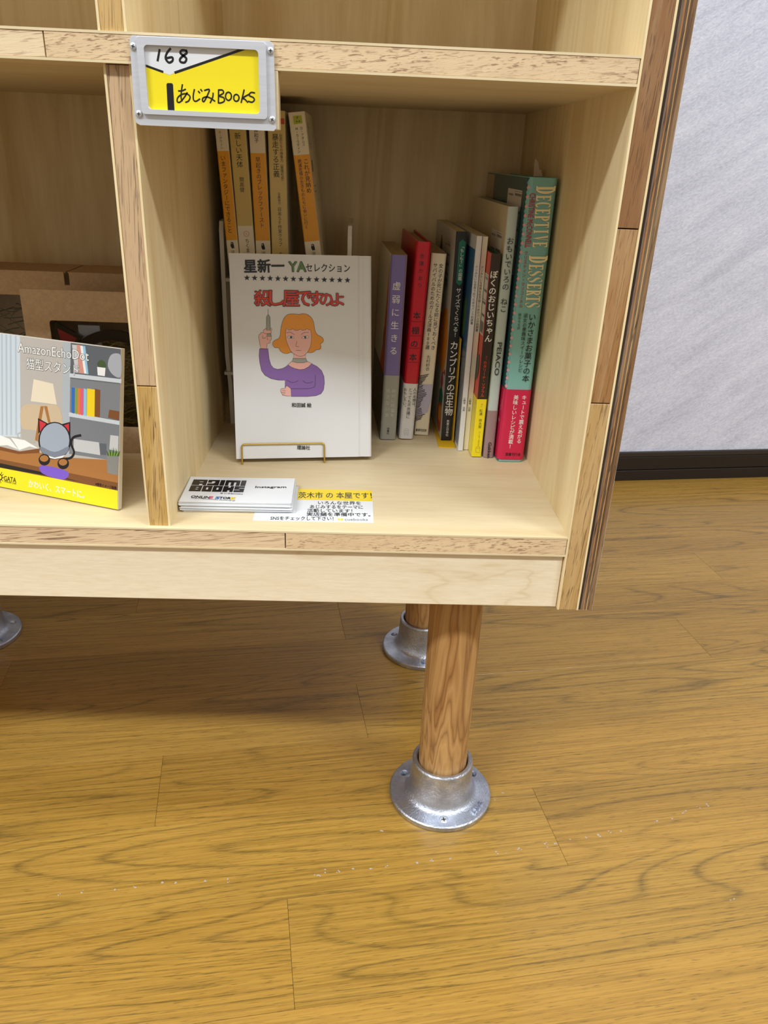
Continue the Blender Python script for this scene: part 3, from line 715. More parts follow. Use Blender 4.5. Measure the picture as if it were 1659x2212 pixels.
  ('l','black',2.0,[(-51.3,34.6),(-45.7,36.7),(-43.0,41.6),(-45.7,48.0),(-43.9,53.5),(-36.6,56.4)],1,0),
  ('p','black',[(-78.5,51.7),(-78.7,64.8),(-68.7,61.6)],0),
  ('p','s_red',[(-76.9,53.5),(-77.4,63.2),(-70.6,61.2)],0),
  ('p','black',[(-55.9,62.7),(-46.8,66.0),(-46.7,53.1)],0),
  ('p','s_red',[(-53.8,61.9),(-48.0,64.5),(-48.0,56.0)],0),
  ('p','black',[(-46.1,50.6),(-46.6,46.4),(-48.2,42.4),(-50.8,38.8),(-54.1,35.8),(-58.1,33.6),(-62.3,32.4),(-66.5,32.3),(-70.5,33.3),(-73.9,35.3),(-76.5,38.2),(-78.1,41.8),(-78.7,45.9),(-78.1,50.0),(-76.4,54.1),(-73.7,57.7),(-70.3,60.7),(-66.4,62.8),(-62.2,63.9),(-58.0,63.9),(-54.1,62.9),(-50.8,60.9),(-48.3,58.0),(-46.6,54.5)],0),
  ('p','s_ball',[(-47.6,50.7),(-48.1,46.9),(-49.5,43.2),(-51.8,39.8),(-54.9,37.0),(-58.5,35.1),(-62.3,34.0),(-66.1,33.9),(-69.7,34.8),(-72.8,36.7),(-75.2,39.4),(-76.7,42.7),(-77.1,46.4),(-76.6,50.2),(-75.1,54.0),(-72.7,57.3),(-69.6,60.0),(-66.0,61.9),(-62.2,63.0),(-58.4,63.0),(-54.9,62.0),(-51.9,60.2),(-49.5,57.5),(-48.1,54.3)],0),
  ('p','s_ball2',[(-76.4,41.4),(-62.3,38.8),(-48.4,45.5),(-51.3,38.8),(-62.3,34.2),(-73.3,35.5)],1),
  ('p','white',[(-73.3,35.3),(-62.3,34.0),(-51.3,38.0),(-54.4,35.2),(-62.3,32.9),(-70.8,33.2)],0),
  ('p','black',[(-66.7,31.6),(-67.1,29.9),(-68.1,28.2),(-69.7,26.9),(-71.6,26.0),(-73.6,25.7),(-75.5,26.0),(-77.1,26.9),(-78.1,28.2),(-78.4,29.8),(-78.0,31.6),(-77.0,33.2),(-75.5,34.5),(-73.5,35.4),(-71.5,35.7),(-69.6,35.4),(-68.1,34.5),(-67.1,33.2)],0),
  ('p','s_wood',[(-68.5,32.4),(-68.8,31.4),(-69.5,30.5),(-70.7,29.7),(-72.1,29.1),(-73.6,28.9),(-75.0,29.0),(-76.1,29.5),(-76.9,30.2),(-77.1,31.1),(-76.9,32.1),(-76.1,33.0),(-75.0,33.8),(-73.5,34.4),(-72.0,34.6),(-70.6,34.5),(-69.5,34.0),(-68.7,33.3)],0),
  ('p','black',[(-47.9,31.3),(-48.2,29.6),(-49.2,28.0),(-50.8,26.6),(-52.6,25.8),(-54.6,25.4),(-56.5,25.7),(-58.1,26.6),(-59.1,27.9),(-59.4,29.5),(-59.1,31.3),(-58.0,32.9),(-56.5,34.2),(-54.6,35.1),(-52.6,35.4),(-50.8,35.1),(-49.2,34.2),(-48.2,32.9)],0),
  ('p','s_wood',[(-49.6,32.1),(-49.9,31.1),(-50.6,30.2),(-51.8,29.4),(-53.1,28.8),(-54.6,28.6),(-56.0,28.7),(-57.1,29.2),(-57.9,29.9),(-58.1,30.8),(-57.9,31.8),(-57.1,32.7),(-56.0,33.5),(-54.6,34.0),(-53.1,34.3),(-51.8,34.1),(-50.6,33.7),(-49.9,33.0)],0),
  ('p','s_pot',[(-11.3,44.0),(-0.29,44.2),(-0.57,28.8),(-10.4,29.2)],0),
  ('p','s_green',[(-10.4,43.4),(-11.9,47.9),(-8.4,43.4)],0),
  ('p','s_leaf',[(-9.3,43.5),(-10.3,48.8),(-7.3,43.5)],0),
  ('p','s_green',[(-8.3,43.7),(-8.6,49.6),(-6.2,43.7)],0),
  ('p','s_leaf',[(-7.2,43.9),(-7.0,50.5),(-5.2,43.9)],0),
  ('p','s_green',[(-6.1,44.0),(-5.3,51.3),(-4.1,44.0)],0),
  ('p','s_leaf',[(-5.0,44.2),(-3.6,51.0),(-3.0,44.2)],0),
  ('p','s_green',[(-4.0,44.4),(-1.96,50.6),(-1.96,44.4)],0),
  ('p','s_leaf',[(-2.9,44.5),(-0.29,50.2),(-0.89,44.5)],0),
  ('p','s_green',[(-1.84,44.7),(1.37,49.9),(0.18,44.7)],0),
  ('p','yellow',[(-119.0,16.9),(-0.32,16.1),(0.0,0.3),(-119.4,0.3)],0),
  ('h','s_black','AmazonEchoDot',-98.2,120.1,-29.3,120.6,7.5,1.3),
  ('h','white','AmazonEchoDot',-98.2,120.1,-29.3,120.6,7.5,0.2),
  ('h','s_black','猫型スタンド',-89.8,108.3,-38.5,108.5,9.1,1.3),
  ('h','white','猫型スタンド',-89.8,108.3,-38.5,108.5,9.1,0.2),
  ('h','white','かわいく、スマートに。',-88.7,8.0,-32.9,7.2,6.3,0.5),
  ('h','black','GATA',-114.6,8.3,-101.8,8.4,4.2,1.),
  ('h','black','MAKER LAB',-114.2,5.5,-101.8,5.5,1.37,0.6),
  ('h','black','※使用イメージ画像',-21.9,18.3,-1.56,18.0,2.6,0.6),
  ('l','black',0.9,[(-116.6,8.8),(-116.9,7.5),(-117.8,6.5),(-119.0,6.0),(-120.2,6.1),(-121.1,6.8),(-121.4,8.0),(-121.0,9.3),(-120.1,10.3),(-118.9,10.8),(-117.7,10.7),(-116.9,9.9)],0,1),
  ('l','black',0.5,[(-117.9,10.8),(-116.7,13.2)],0,0),
  ('l','black',0.5,[(-116.8,9.8),(-115.2,11.8)],0,0),
  ('l','black',0.5,[(-116.3,8.1),(-114.7,9.1)],0,0),
  ('l','black',0.5,[(-117.3,6.5),(-115.6,5.6)],0,0),
  ('l','black',0.5,[(-118.7,5.5),(-117.8,3.6)],0,0),
 ],
 'plate': [
  ('p','paper',[(11.7,44.7),(72.8,45.8),(28.4,29.9),(25.4,28.6),(21.5,29.9),(10.7,33.4)],0),
  ('l','black',1.25,[(11.1,33.2),(21.5,30.2)],0,0),
  ('l','black',1.4,[(28.9,30.1),(72.1,44.6)],0,0),
  ('p','black',[(23.2,23.6),(23.8,24.2),(26.5,24.3),(27.2,23.7),(27.1,8.6),(22.9,8.4)],0),
  ('l','black',1.35,[(20.5,42.0),(18.8,36.0)],1,0),
  ('l','black',1.35,[(27.1,42.8),(24.7,40.2),(23.8,37.4),(25.6,35.3),(27.9,36.4),(27.8,38.2),(24.8,37.7)],1,0),
  ('l','black',1.35,[(36.7,42.1),(34.1,42.2),(32.9,40.8),(34.6,39.4),(36.4,37.9),(35.3,35.8),(32.9,35.9),(32.5,37.4),(34.6,39.4),(36.7,40.7),(36.7,41.9)],1,0),
  ('l','black',0.85,[(30.3,20.2),(32.6,20.4),(34.8,21.3)],1,0),
  ('l','black',0.85,[(33.0,23.8),(32.1,19.9),(31.7,16.4),(32.2,14.7)],1,0),
  ('l','black',0.85,[(35.7,19.5),(33.7,16.8),(30.9,14.1),(29.2,14.2),(29.6,16.4),(32.1,18.3),(35.4,18.8),(37.3,17.2),(36.2,14.9),(34.3,14.1)],1,0),
  ('l','black',0.85,[(40.2,21.4),(39.3,17.9),(39.4,15.6),(40.8,14.9),(43.3,16.3)],1,0),
  ('l','black',0.85,[(42.6,20.5),(43.4,19.6)],1,0),
  ('l','black',0.85,[(44.1,21.6),(44.9,20.6)],1,0),
  ('l','black',0.85,[(46.4,21.1),(49.4,21.8),(48.6,19.4),(46.0,15.2),(44.9,15.3),(45.2,16.8),(47.5,17.6),(50.1,16.9),(52.6,15.4)],1,0),
  ('l','black',0.85,[(51.7,19.9),(51.3,17.5),(49.6,14.4)],1,0),
  ('l','black',0.85,[(55.2,21.9),(54.7,14.4)],1,0),
  ('l','black',0.85,[(55.2,21.7),(57.6,21.7),(58.1,20.1),(55.4,18.4),(58.1,17.6),(58.4,15.7),(56.2,14.6),(54.7,14.6)],1,0),
  ('l','black',0.85,[(63.0,18.6),(62.7,17.4),(62.0,16.6),(61.1,16.2),(60.2,16.5),(59.5,17.3),(59.3,18.4),(59.6,19.5),(60.3,20.4),(61.3,20.7),(62.2,20.4),(62.8,19.6),(63.0,18.6)],1,0),
  ('l','black',0.85,[(67.7,17.9),(67.4,16.9),(66.8,16.2),(65.9,15.9),(65.1,16.1),(64.5,16.8),(64.4,17.7),(64.6,18.7),(65.2,19.4),(66.1,19.7),(66.9,19.4),(67.5,18.8),(67.7,17.9)],1,0),
  ('l','black',0.85,[(71.0,22.4),(68.9,15.3)],1,0),
  ('l','black',0.85,[(74.0,20.1),(69.8,17.8),(71.2,17.3),(73.0,15.6)],1,0),
  ('l','black',0.85,[(77.5,21.0),(75.1,21.1),(74.1,19.4),(76.4,18.5),(77.2,17.1),(75.7,15.8),(73.4,16.2)],1,0),
 ],
 'info': [
  ('p','sun',[(0.2,43.2),(97.7,43.2),(97.7,66.9),(0.2,66.9)],0),
  ('h','black','茨木市 の 本屋です！',33.4,53.0,97.2,55.4,13.2,0.8),
  ('h','black','いろんな世界を',51.0,37.6,87.7,38.4,7.3,0.8),
  ('h','black','あじみするをテーマに',44.6,28.9,89.3,30.1,7.1,0.8),
  ('h','black','活動しています！',42.8,21.2,80.3,22.0,7.0,0.8),
  ('h','black','実店舗を準備中です。',42.7,13.7,95.4,15.3,7.3,0.8),
  ('h','black','SNSをチェックして下さい！',13.9,4.5,65.0,6.0,7.1,0.8),
  ('h','grey2','cuebooks',74.2,5.1,93.2,5.6,4.5,0.2),
  ('p','sun',[(68.3,6.7),(70.4,6.2),(70.5,3.2),(68.5,3.6)],0),
  ('p','sun',[(70.8,6.3),(73.0,6.9),(73.1,3.5),(70.9,3.2)],0),
 ],
 'stack': [
  ('h','black','あじみBOOKS',30.6,18.5,49.4,17.4,2.3,0.7),
  ('h','black','ONLIN',7.9,10.3,23.1,9.3,4.2,1.8),
  ('h','s_pink','E',23.2,9.3,25.8,9.2,4.2,1.8),
  ('h','s_blue','S',28.1,9.0,31.3,8.8,4.2,1.8),
  ('h','black','TOR',31.4,8.8,40.5,8.3,4.2,1.8),
  ('h','sun','E',40.8,8.2,44.2,8.0,4.2,1.8),
  ('h','black','https://ajimibooks.theshop.jp',8.5,6.9,44.8,3.3,2.3,0.3),
  ('h','black','Instagram',58.5,32.3,84.7,32.9,5.3,1.),
 ],
}

GLY = {}
def collect():
    want = {'国'}
    for lst in ART.values():
        for it in lst:
            if it[0] == 'v': want |= {c for c in it[2] if c not in ' 　'}
            elif it[0] == 'h': want.add(it[2])
            elif it[0] == 'r': want.add(it[2])
    return sorted(want)
def make_glyphs():
    tmp = []
    for s in collect():
        cu = bpy.data.curves.new('t', 'FONT')
        cu.body = s; cu.size = 1.0; cu.resolution_u = 2; cu.fill_mode = 'FRONT'
        o = bpy.data.objects.new('t', cu); COL.objects.link(o); tmp.append((s, o, cu))
    dg = bpy.context.evaluated_depsgraph_get(); dg.update()
    for s, o, cu in tmp:
        ev = o.evaluated_get(dg); me = ev.to_mesh()
        vs = [(v.co.x, v.co.y) for v in me.vertices]; fs = [tuple(p.vertices) for p in me.polygons]
        ev.to_mesh_clear()
        if vs:
            xs = [p[0] for p in vs]; ys = [p[1] for p in vs]
            GLY[s] = (vs, fs, (min(xs), max(xs), min(ys), max(ys)))
    for s, o, cu in tmp:
        bpy.data.objects.remove(o); bpy.data.curves.remove(cu)
make_glyphs()
_b = GLY['国'][2]
REFX, REFY, EM = (_b[0] + _b[1]) / 2, (_b[2] + _b[3]) / 2, (_b[1] - _b[0]) / 0.84
def copies(bold):
    """heavier lettering: the same glyph printed a few times, nudged"""
    r = bold * 0.02 * EM
    if r == 0: return [(0, 0)]
    n = 3 if bold < .5 else (5 if bold < 1.2 else 9)
    return [(r * math.cos(2 * PI * k / n + .3), r * math.sin(2 * PI * k / n + .3)) for k in range(n)] + ([(0, 0)] if n > 3 else [])
SMALL = 'っゃゅょァィゥェォッャュョ'

def serif_letter(c):
    """condensed old-style capital in a unit cell: list of polygons"""
    R = lambda x0, x1, y0, y1: [(x0, y0), (x1, y0), (x1, y1), (x0, y1)]
    def arc(cx, cy, rx, ry, tx, ty, a0, a1, n=12):
        o = []
        for i in range(n):
            q = []
            for a, s in ((a0 + (a1 - a0) * i / n, 1), (a0 + (a1 - a0) * (i + 1) / n, 1), (a0 + (a1 - a0) * (i + 1) / n, 0), (a0 + (a1 - a0) * i / n, 0)):
                a = math.radians(a)
                q.append((cx + (rx - (0 if s else tx)) * math.cos(a), cy + (ry - (0 if s else ty)) * math.sin(a)))
            o.append(q)
        return o
    stem = [R(.12, .46, 0, 1), R(0, .58, 0, .08), R(0, .58, .92, 1)]
    if c == 'I': return [R(.33, .67, 0, 1), R(.18, .82, 0, .08), R(.18, .82, .92, 1)]
    if c == 'E': return stem + [R(.4, .95, .91, 1), [(.95, 1), (.72, .92), (.95, .72)], R(.4, .72, .46, .55), [(.72, .62), (.62, .51), (.72, .40)], R(.4, .95, 0, .09), [(.95, 0), (.95, .28), (.72, .08)]]
    if c == 'D': return stem + arc(.4, .5, .60, .5, .34, .09, -90, 90)
    if c == 'P': return stem + arc(.4, .73, .58, .27, .34, .08, -90, 90)
    if c == 'R': return stem + arc(.4, .74, .56, .26, .33, .08, -90, 90) + [[(.42, .5), (.72, .5), (1.06, 0), (.72, 0)]]
    if c == 'T': return [R(.33, .67, 0, 1), R(.2, .8, 0, .08), R(.0, 1.0, .91, 1), [(.0, 1), (.0, .72), (.16, .92)], [(1.0, 1), (.84, .92), (1.0, .72)]]
    if c == 'V': return [[(.06, 1), (.42, 1), (.64, .2), (.5, 0)], [(.80, 1), (.92, 1), (.57, 0), (.5, 0)], R(-.02, .46, .95, 1), R(.68, 1.02, .95, 1)]
    if c == 'C': return arc(.55, .5, .53, .52, .34, .08, 50, 310, 16) + [[(.93, .98), (.93, .68), (.83, .84)], [(.93, .06), (.83, .16), (.93, .3)]]
    if c == 'S':
        p = spline([(.86, .78), (.78, .93), (.52, .99), (.24, .9), (.16, .74), (.3, .58), (.66, .42), (.82, .26), (.72, .09), (.46, .01), (.2, .07), (.1, .24)], False, 4)
        w = [.10 + .20 * math.sin(PI * i / (len(p) - 1)) ** 1.3 for i in range(len(p))]
        out = []
        for i in range(len(p) - 1):
            (xa, ya), (xb, yb) = p[i], p[i + 1]
            out.append([(xa - w[i] * .5, ya - w[i] * .18), (xb - w[i + 1] * .5, yb - w[i + 1] * .18), (xb + w[i + 1] * .5, yb + w[i + 1] * .18), (xa + w[i] * .5, ya + w[i] * .18)])
        return out + [[(.88, .99), (.88, .72), (.8, .84)], [(.08, .02), (.16, .14), (.08, .3)]]
    return []

def printing(mb, items, fr, lift=0.0):
    """flat print on a face: fr(u_mm, v_mm, d) -> point, d metres off the face"""
    d = 0.00006 + lift
    for it in items:
        d += min(0.000006, 0.00024 / len(items))
        kind, mat = it[0], ink(it[1])
        if kind == 'p':
            pts = spline(it[2], True, 4) if it[3] else it[2]
            tr = tessellate_polygon([[Vector((p[0], p[1], 0)) for p in pts]])
            mb.add([fr(p[0], p[1], d) for p in pts], tr, mat)
        elif kind == 'l':
            w, pts, sm, cl = it[2] / 2, it[3], it[4], it[5]
            if sm: pts = spline(pts, cl, 4)
            n = len(pts)
            v, f = [], []
            for k in range(n):
                a = pts[(k - 1) % n] if cl else pts[max(0, k - 1)]
                b = pts[(k + 1) % n] if cl else pts[min(n - 1, k + 1)]
                dx, dy = b[0] - a[0], b[1] - a[1]; L = math.hypot(dx, dy) or 1
                ox, oy = -dy / L * w, dx / L * w
                ex = 0 if cl else (-w * .5 if k == 0 else (w * .5 if k == n - 1 else 0))
                px, py = pts[k][0] + dx / L * ex, pts[k][1] + dy / L * ex
                v += [fr(px + ox, py + oy, d), fr(px - ox, py - oy, d)]
            for k in range(n if cl else n - 1):
                j = (k + 1) % n
                f.append((2 * k, 2 * k + 1, 2 * j + 1, 2 * j))
            mb.add(v, f, mat)
        elif kind == 'v':
            _, _, s, x0, y0, x1, y1, bold, sx = it
            n = len(s); px, py = (x1 - x0) / n, (y1 - y0) / n
            pitch = math.hypot(px, py); size = pitch * sx
            # down direction and its right hand side
            dx, dy = px / pitch, py / pitch
            rx, ry = -dy, dx
            for k, c in enumerate(s):
                g = GLY.get(c)
                if not g: continue
                cx, cy = x0 + px * (k + .5), y0 + py * (k + .5)
                vs, fs, bb = g
                for ox_, oy_ in copies(bold):
                    d += 0.0000015
                    out = []
                    for gx, gy in vs:
                        gx += ox_; gy += oy_
                        if c.isascii() or c in '！？':
                            a, b = (gx - (bb[0] + bb[1]) / 2) / EM, (gy - REFY) / EM
                        else:
                            a, b = (gx - REFX) / EM, (gy - REFY) / EM
                        if c in '、。': a, b = a + .55, b + .55
                        if c in SMALL: a, b = a + .08, b + .08
                        if c in 'ー〜': a, b = b, -a if False else a
                        if c in '「」〔〕（）゠': a, b = b, -a
                        out.append(fr(cx + (a * rx - b * dx) * size, cy + (a * ry - b * dy) * size, d))
                    mb.add(out, fs, mat)
        elif kind in 'hr':
            if kind == 'h': _, _, s, x0, y0, x1, y1, h, bold = it
            else: _, _, s, x0, y0, x1, y1, bold, h = it
            g = GLY.get(s)
            if not g: continue
            vs, fs, bb = g
            L = math.hypot(x1 - x0, y1 - y0); ex, ey = (x1 - x0) / L, (y1 - y0) / L
            nx, ny = -ey, ex
            for ox_, oy_ in copies(bold):
              d += 0.0000015
              out = []
              for gx, gy in vs:
                gx += ox_; gy += oy_
                a = (gx - bb[0]) / (bb[1] - bb[0]) * L
                b = ((gy - bb[2]) / max(1e-6, bb[3] - bb[2]) - .5) * h
                out.append(fr(x0 + ex * a + nx * b, y0 + ey * a + ny * b, d))
              mb.add(out, fs, mat)
        elif kind == 'serif':
            _, _, s, x0, y0, x1, y1 = it
            L = math.hypot(x1 - x0, y1 - y0); ex, ey = (x1 - x0) / L, (y1 - y0) / L
            nx, ny = -ey, ex
            cell = L / (len(s) + .35)
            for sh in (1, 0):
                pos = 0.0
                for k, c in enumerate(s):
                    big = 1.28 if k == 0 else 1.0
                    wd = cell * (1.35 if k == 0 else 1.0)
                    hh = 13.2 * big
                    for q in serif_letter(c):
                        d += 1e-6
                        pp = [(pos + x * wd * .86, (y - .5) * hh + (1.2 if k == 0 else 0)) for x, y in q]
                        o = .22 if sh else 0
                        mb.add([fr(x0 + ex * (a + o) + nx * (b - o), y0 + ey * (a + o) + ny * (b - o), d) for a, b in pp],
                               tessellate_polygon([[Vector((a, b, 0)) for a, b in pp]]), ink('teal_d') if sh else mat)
                    pos += wd

# ================================================================== the setting
TH = 0.14695
FE, FN = Vector((math.cos(TH), math.sin(TH), 0)), Vector((-math.sin(TH), math.cos(TH), 0))
PW, PO = 0.09918, 0.16387
mb = MB(); mb.box(-3.2, 3.2, -4.0, 1.6, -0.03, -0.0022, plain('floor_underlay', '3a2c18', 0.8))
floor = tag(mb.build('floor'), kind='structure')
random.seed(11)
joint = {-1: -0.127, 0: -0.3523, 1: 0.0336, 2: -0.2298, -2: 0.36, -3: -0.1277, 3: 0.20, -4: 0.5}
PLK = 0.9144
for k in range(-9, 6):
    j = joint.get(k, random.uniform(-0.45, 0.45))
    n1 = PO - k * PW; n0 = n1 - PW
    for q in range(-2, 2):
        u0, u1 = j + q * PLK, j + (q + 1) * PLK
        if u1 < -1.25 or u0 > 1.3: continue
        g = 0.00014
        mb = MB()
        mb.add([(u0 + g - (u0 + u1) / 2, -PW / 2 + g, 0), (u1 - g - (u0 + u1) / 2, -PW / 2 + g, 0), (u1 - g - (u0 + u1) / 2, PW / 2 - g, 0), (u0 + g - (u0 + u1) / 2, PW / 2 - g, 0)], [], floor_wood())
        L2, W2 = (u1 - u0) / 2 - g, PW / 2 - g
        mb = MB(); c = 0.0001
        v = [(-L2, -W2, -c), (L2, -W2, -c), (L2, W2, -c), (-L2, W2, -c), (-L2 + c, -W2 + c, 0), (L2 - c, -W2 + c, 0), (L2 - c, W2 - c, 0), (-L2 + c, W2 - c, 0),
             (-L2, -W2, -.002), (L2, -W2, -.002), (L2, W2, -.002), (-L2, W2, -.002)]
        f = [(4, 5, 6, 7)] + [(i, (i + 1) % 4, 4 + (i + 1) % 4, 4 + i) for i in range(4)] + [(8 + i, 8 + (i + 1) % 4, (i + 1) % 4, i) for i in range(4)] + [(11, 10, 9, 8)]
        mb.add(v, f, floor_wood())
        o = mb.build('floor_plank', floor)
        p = FE * ((u0 + u1) / 2) + FN * ((n0 + n1) / 2)
        o.location = (p.x, p.y, 0); o.rotation_euler = (0, 0, TH)
# tape residue and grit: a dotted line of tiny pale flakes
res = [(-0.422, -0.065), (-0.404, -0.062), (-0.375, -0.059), (-0.359, -0.057), (-0.336, -0.052), (-0.324, -0.052), (-0.297, -0.05), (-0.276, -0.049), (-0.197, -0.042), (-0.191, -0.04),
       (-0.177, -0.038), (-0.163, -0.036), (-0.148, -0.035), (-0.133, -0.033), (-0.103, -0.029), (-0.089, -0.026), (-0.072, -0.022), (-0.025, -0.016), (-0.016, -0.014), (-0.006, -0.011),
       (0.023, -0.006), (0.032, -0.004), (0.048, 0.001), (0.063, 0.004), (0.078, 0.007), (0.09, 0.01), (0.101, 0.012), (0.142, 0.025), (0.159, 0.03), (0.174, 0.037), (0.193, 0.044), (0.204, 0.047),
       (-0.137, 0.009), (-0.009, 0.062), (-0.019, 0.052), (0.18, -0.065)]
mb = MB()
for x, y in res:
    for _ in range(random.randint(2, 4)):
        cx, cy, r = x + random.gauss(0, .0013), y + random.gauss(0, .0010), random.uniform(.0005, .0014)
        a0 = random.uniform(0, 6)
        pts = [(cx + r * random.uniform(.5, 1.2) * math.cos(a0 + i * 1.256), cy + r * random.uniform(.4, 1.0) * math.sin(a0 + i * 1.256)) for i in range(5)]
        mb.add([(px, py, .00012) for px, py in pts] + [(cx, cy, .00035)], [(i, (i + 1) % 5, 5) for i in range(5)], plain('tape_residue', 'a79a92', 0.5))
tag(mb.build('tape_residue', floor), kind='stuff')
# stone-look wall with a dark stepped baseboard, parallel to the planks
wd = Vector((math.cos(0.1335), math.sin(0.1335), 0)); wn = Vector((-wd.y, wd.x, 0))
wm = frame((0.7214, 0.9914, 0), wd, wn, (0, 0, 1))
mb = MB(); mb.box(-4.2, 2.6, 0.006, 0.12, 0, 2.9, wall_stone())
w = tag(mb.build('wall_back'), kind='structure'); w.matrix_world = wm
dk = plain('baseboard_paint', '1c1512', 0.38)
mb = MB(); mb.bevbox(-4.2, 2.6, -0.0012, 0.006, 0, 0.0227, dk, 0.001); mb.bevbox(-4.2, 2.6, 0.0012, 0.006, 0.0232, 0.0515, dk, 0.0012); mb.bevbox(-4.2, 2.6, 0.0, 0.006, 0.052, 0.0632, plain('baseboard_lip', '2c2624', 0.4), 0.0018)
w = tag(mb.build('baseboard_back'), kind='structure'); w.matrix_world = wm

# ================================================================== the bookshelf
shelf = empty('bookshelf', (0, 0, ZS), 'pale plywood bookshelf on round wooden legs with steel floor flanges', 'bookshelf')
VX, VZ = veneer('x'), veneer('z')
XL = -(5 * W + 4 * T)                      # left end, unseen; boards lengthened to cut ambient light from the left
NT = 3                                     # tiers above the one in view
PIT = H + TZ
FV = 0.0015                                # face veneer
def hboard(z, x0, x1, cuts, tones, y0=0.0):
    """lumber-core board seen from its long edge: two face veneers and the core strips between them"""
    mb = MB()
    mb.box(x0, x1, y0, D, z + TZ - FV, z + TZ, VX)
    mb.box(x0, x1, y0, D, z, z + FV, VX)
    mb.box(x0, x1, y0 + 0.02, D, z + FV, z + TZ - FV, core_wood('x'))
    b = mb.build('shelf_board', shelf)
    xs = [x0] + cuts + [x1]
    for i in range(len(xs) - 1):
        m = MB(); m.bevbox(xs[i] + (.0004 if i else 0), xs[i + 1] - .0004, y0 + .0003 + .0002 * (i % 2), y0 + .0199, z + FV + .00005, z + TZ - FV - .00005, tones[i % len(tones)], .0003)
        m.build('core_strip', b)
    return b
def vboard(x, z0, z1, cuts, tones, y0, name='divider', wd_=T):
    mb = MB()
    mb.box(x, x + FV, y0, D, z0, z1, VZ)
    mb.box(x + wd_ - FV, x + wd_, y0, D, z0, z1, VZ)
    mb.box(x + FV, x + wd_ - FV, y0 + .02, D, z0, z1, core_wood('z'))
    b = mb.build(name, shelf)
    zs = [z0] + cuts + [z1]
    for i in range(len(zs) - 1):
        m = MB(); m.bevbox(x + FV + .00005, x + wd_ - FV - .00005, y0 + .0003 + .0003 * (i % 2), y0 + .0199, zs[i] + (.0004 if i else 0), zs[i + 1] - .0004, tones[i % len(tones)], .0003)
        m.build('core_strip', b)
    return b
cA = core_wood('x', .45, 'd9bd98', '643f2c')
cB = core_wood('x', 1.5, 'd8bc94', '80593f')
cC = core_wood('x', .6, 'dec7a2', '8f6d52')
zA = core_wood('z', .4, 'c6a680', '66503c')
zB = core_wood('z', .4, 'be9856', '6e4c22')
zC = core_wood('z', .5, '8a6038', '54351e')
hboard(-TZ, XL, 0, [-0.75, -0.2255], [cC, cA, cB])
hboard(H, XL, 0, [-0.8, -0.3665], [cC, cC, cB])
for t in range(2, NT + 2): hboard(t * PIT - TZ, XL, 0, [-0.6 + .1 * t], [cA, cB])
for t in range(NT + 1):
    for c in (1, 2):
        x = -c * (W + T)
        vboard(x, t * PIT, t * PIT + H, [t * PIT + [0.1127, 0.2, 0.12, 0.25][t]], [zB, zA], 0.0046 if t == 0 else 0.001)
ZT = (NT + 1) * PIT
vboard(0, -TZ - 0.04977, ZT, [0.1114, 0.2335, 0.62, 0.95], [core_wood('z', .5, 'b8935c', '6f5030'), core_wood('z', .5, '9c7040', '64411f'), zC, zA, zB], 0.0, 'side_panel', TR)
vboard(XL - TR, -TZ - 0.04977, ZT, [0.4], [zA, zB], 0.0, 'side_panel', TR)
# outer plywood layer with its glued plies and a thin white laminate face
mb = MB()
ply = [('33211b', .0019, .0010), ('75604e', .0015, .0002), ('a26d3a', .0012, .0), ('5f4c3d', .0017, .0004), ('b48c55', .0008, .0001), ('60442e', .0015, .0003), ('7d5a36', .0028, .0001)]
x = TR + .0001
for i, (c, wd_, dy) in enumerate(ply):
    mb.box(x, x + wd_, dy, D, -TZ - 0.04977 + .0004 * (i % 2), ZT, core_wood('z', .4, c, '3a281a'))
    x += wd_
mb.box(x, TR + TO, 0.0004, D, -TZ - 0.0495, ZT, plain('white_laminate', 'd6d4d2', 0.4))
mb.build('outer_panel', shelf)
mb = MB(); mb.box(XL, 0, D, D + .005, -TZ, ZT, VZ); mb.build('back_panel', shelf)
mb = MB(); mb.bevbox(XL, -.0005, 0.0035, 0.0185, -TZ - 0.0493, -TZ - .0001, fascia_wood(), .0006); mb.build('fascia', shelf)
mb = MB(); mb.bevbox(XL, -.0005, D - .018, D - .001, -TZ - 0.0493, -TZ - .0001, VX, .0006); mb.build('added_rear_board', shelf)  # unseen board, added to block light coming in behind the shelf

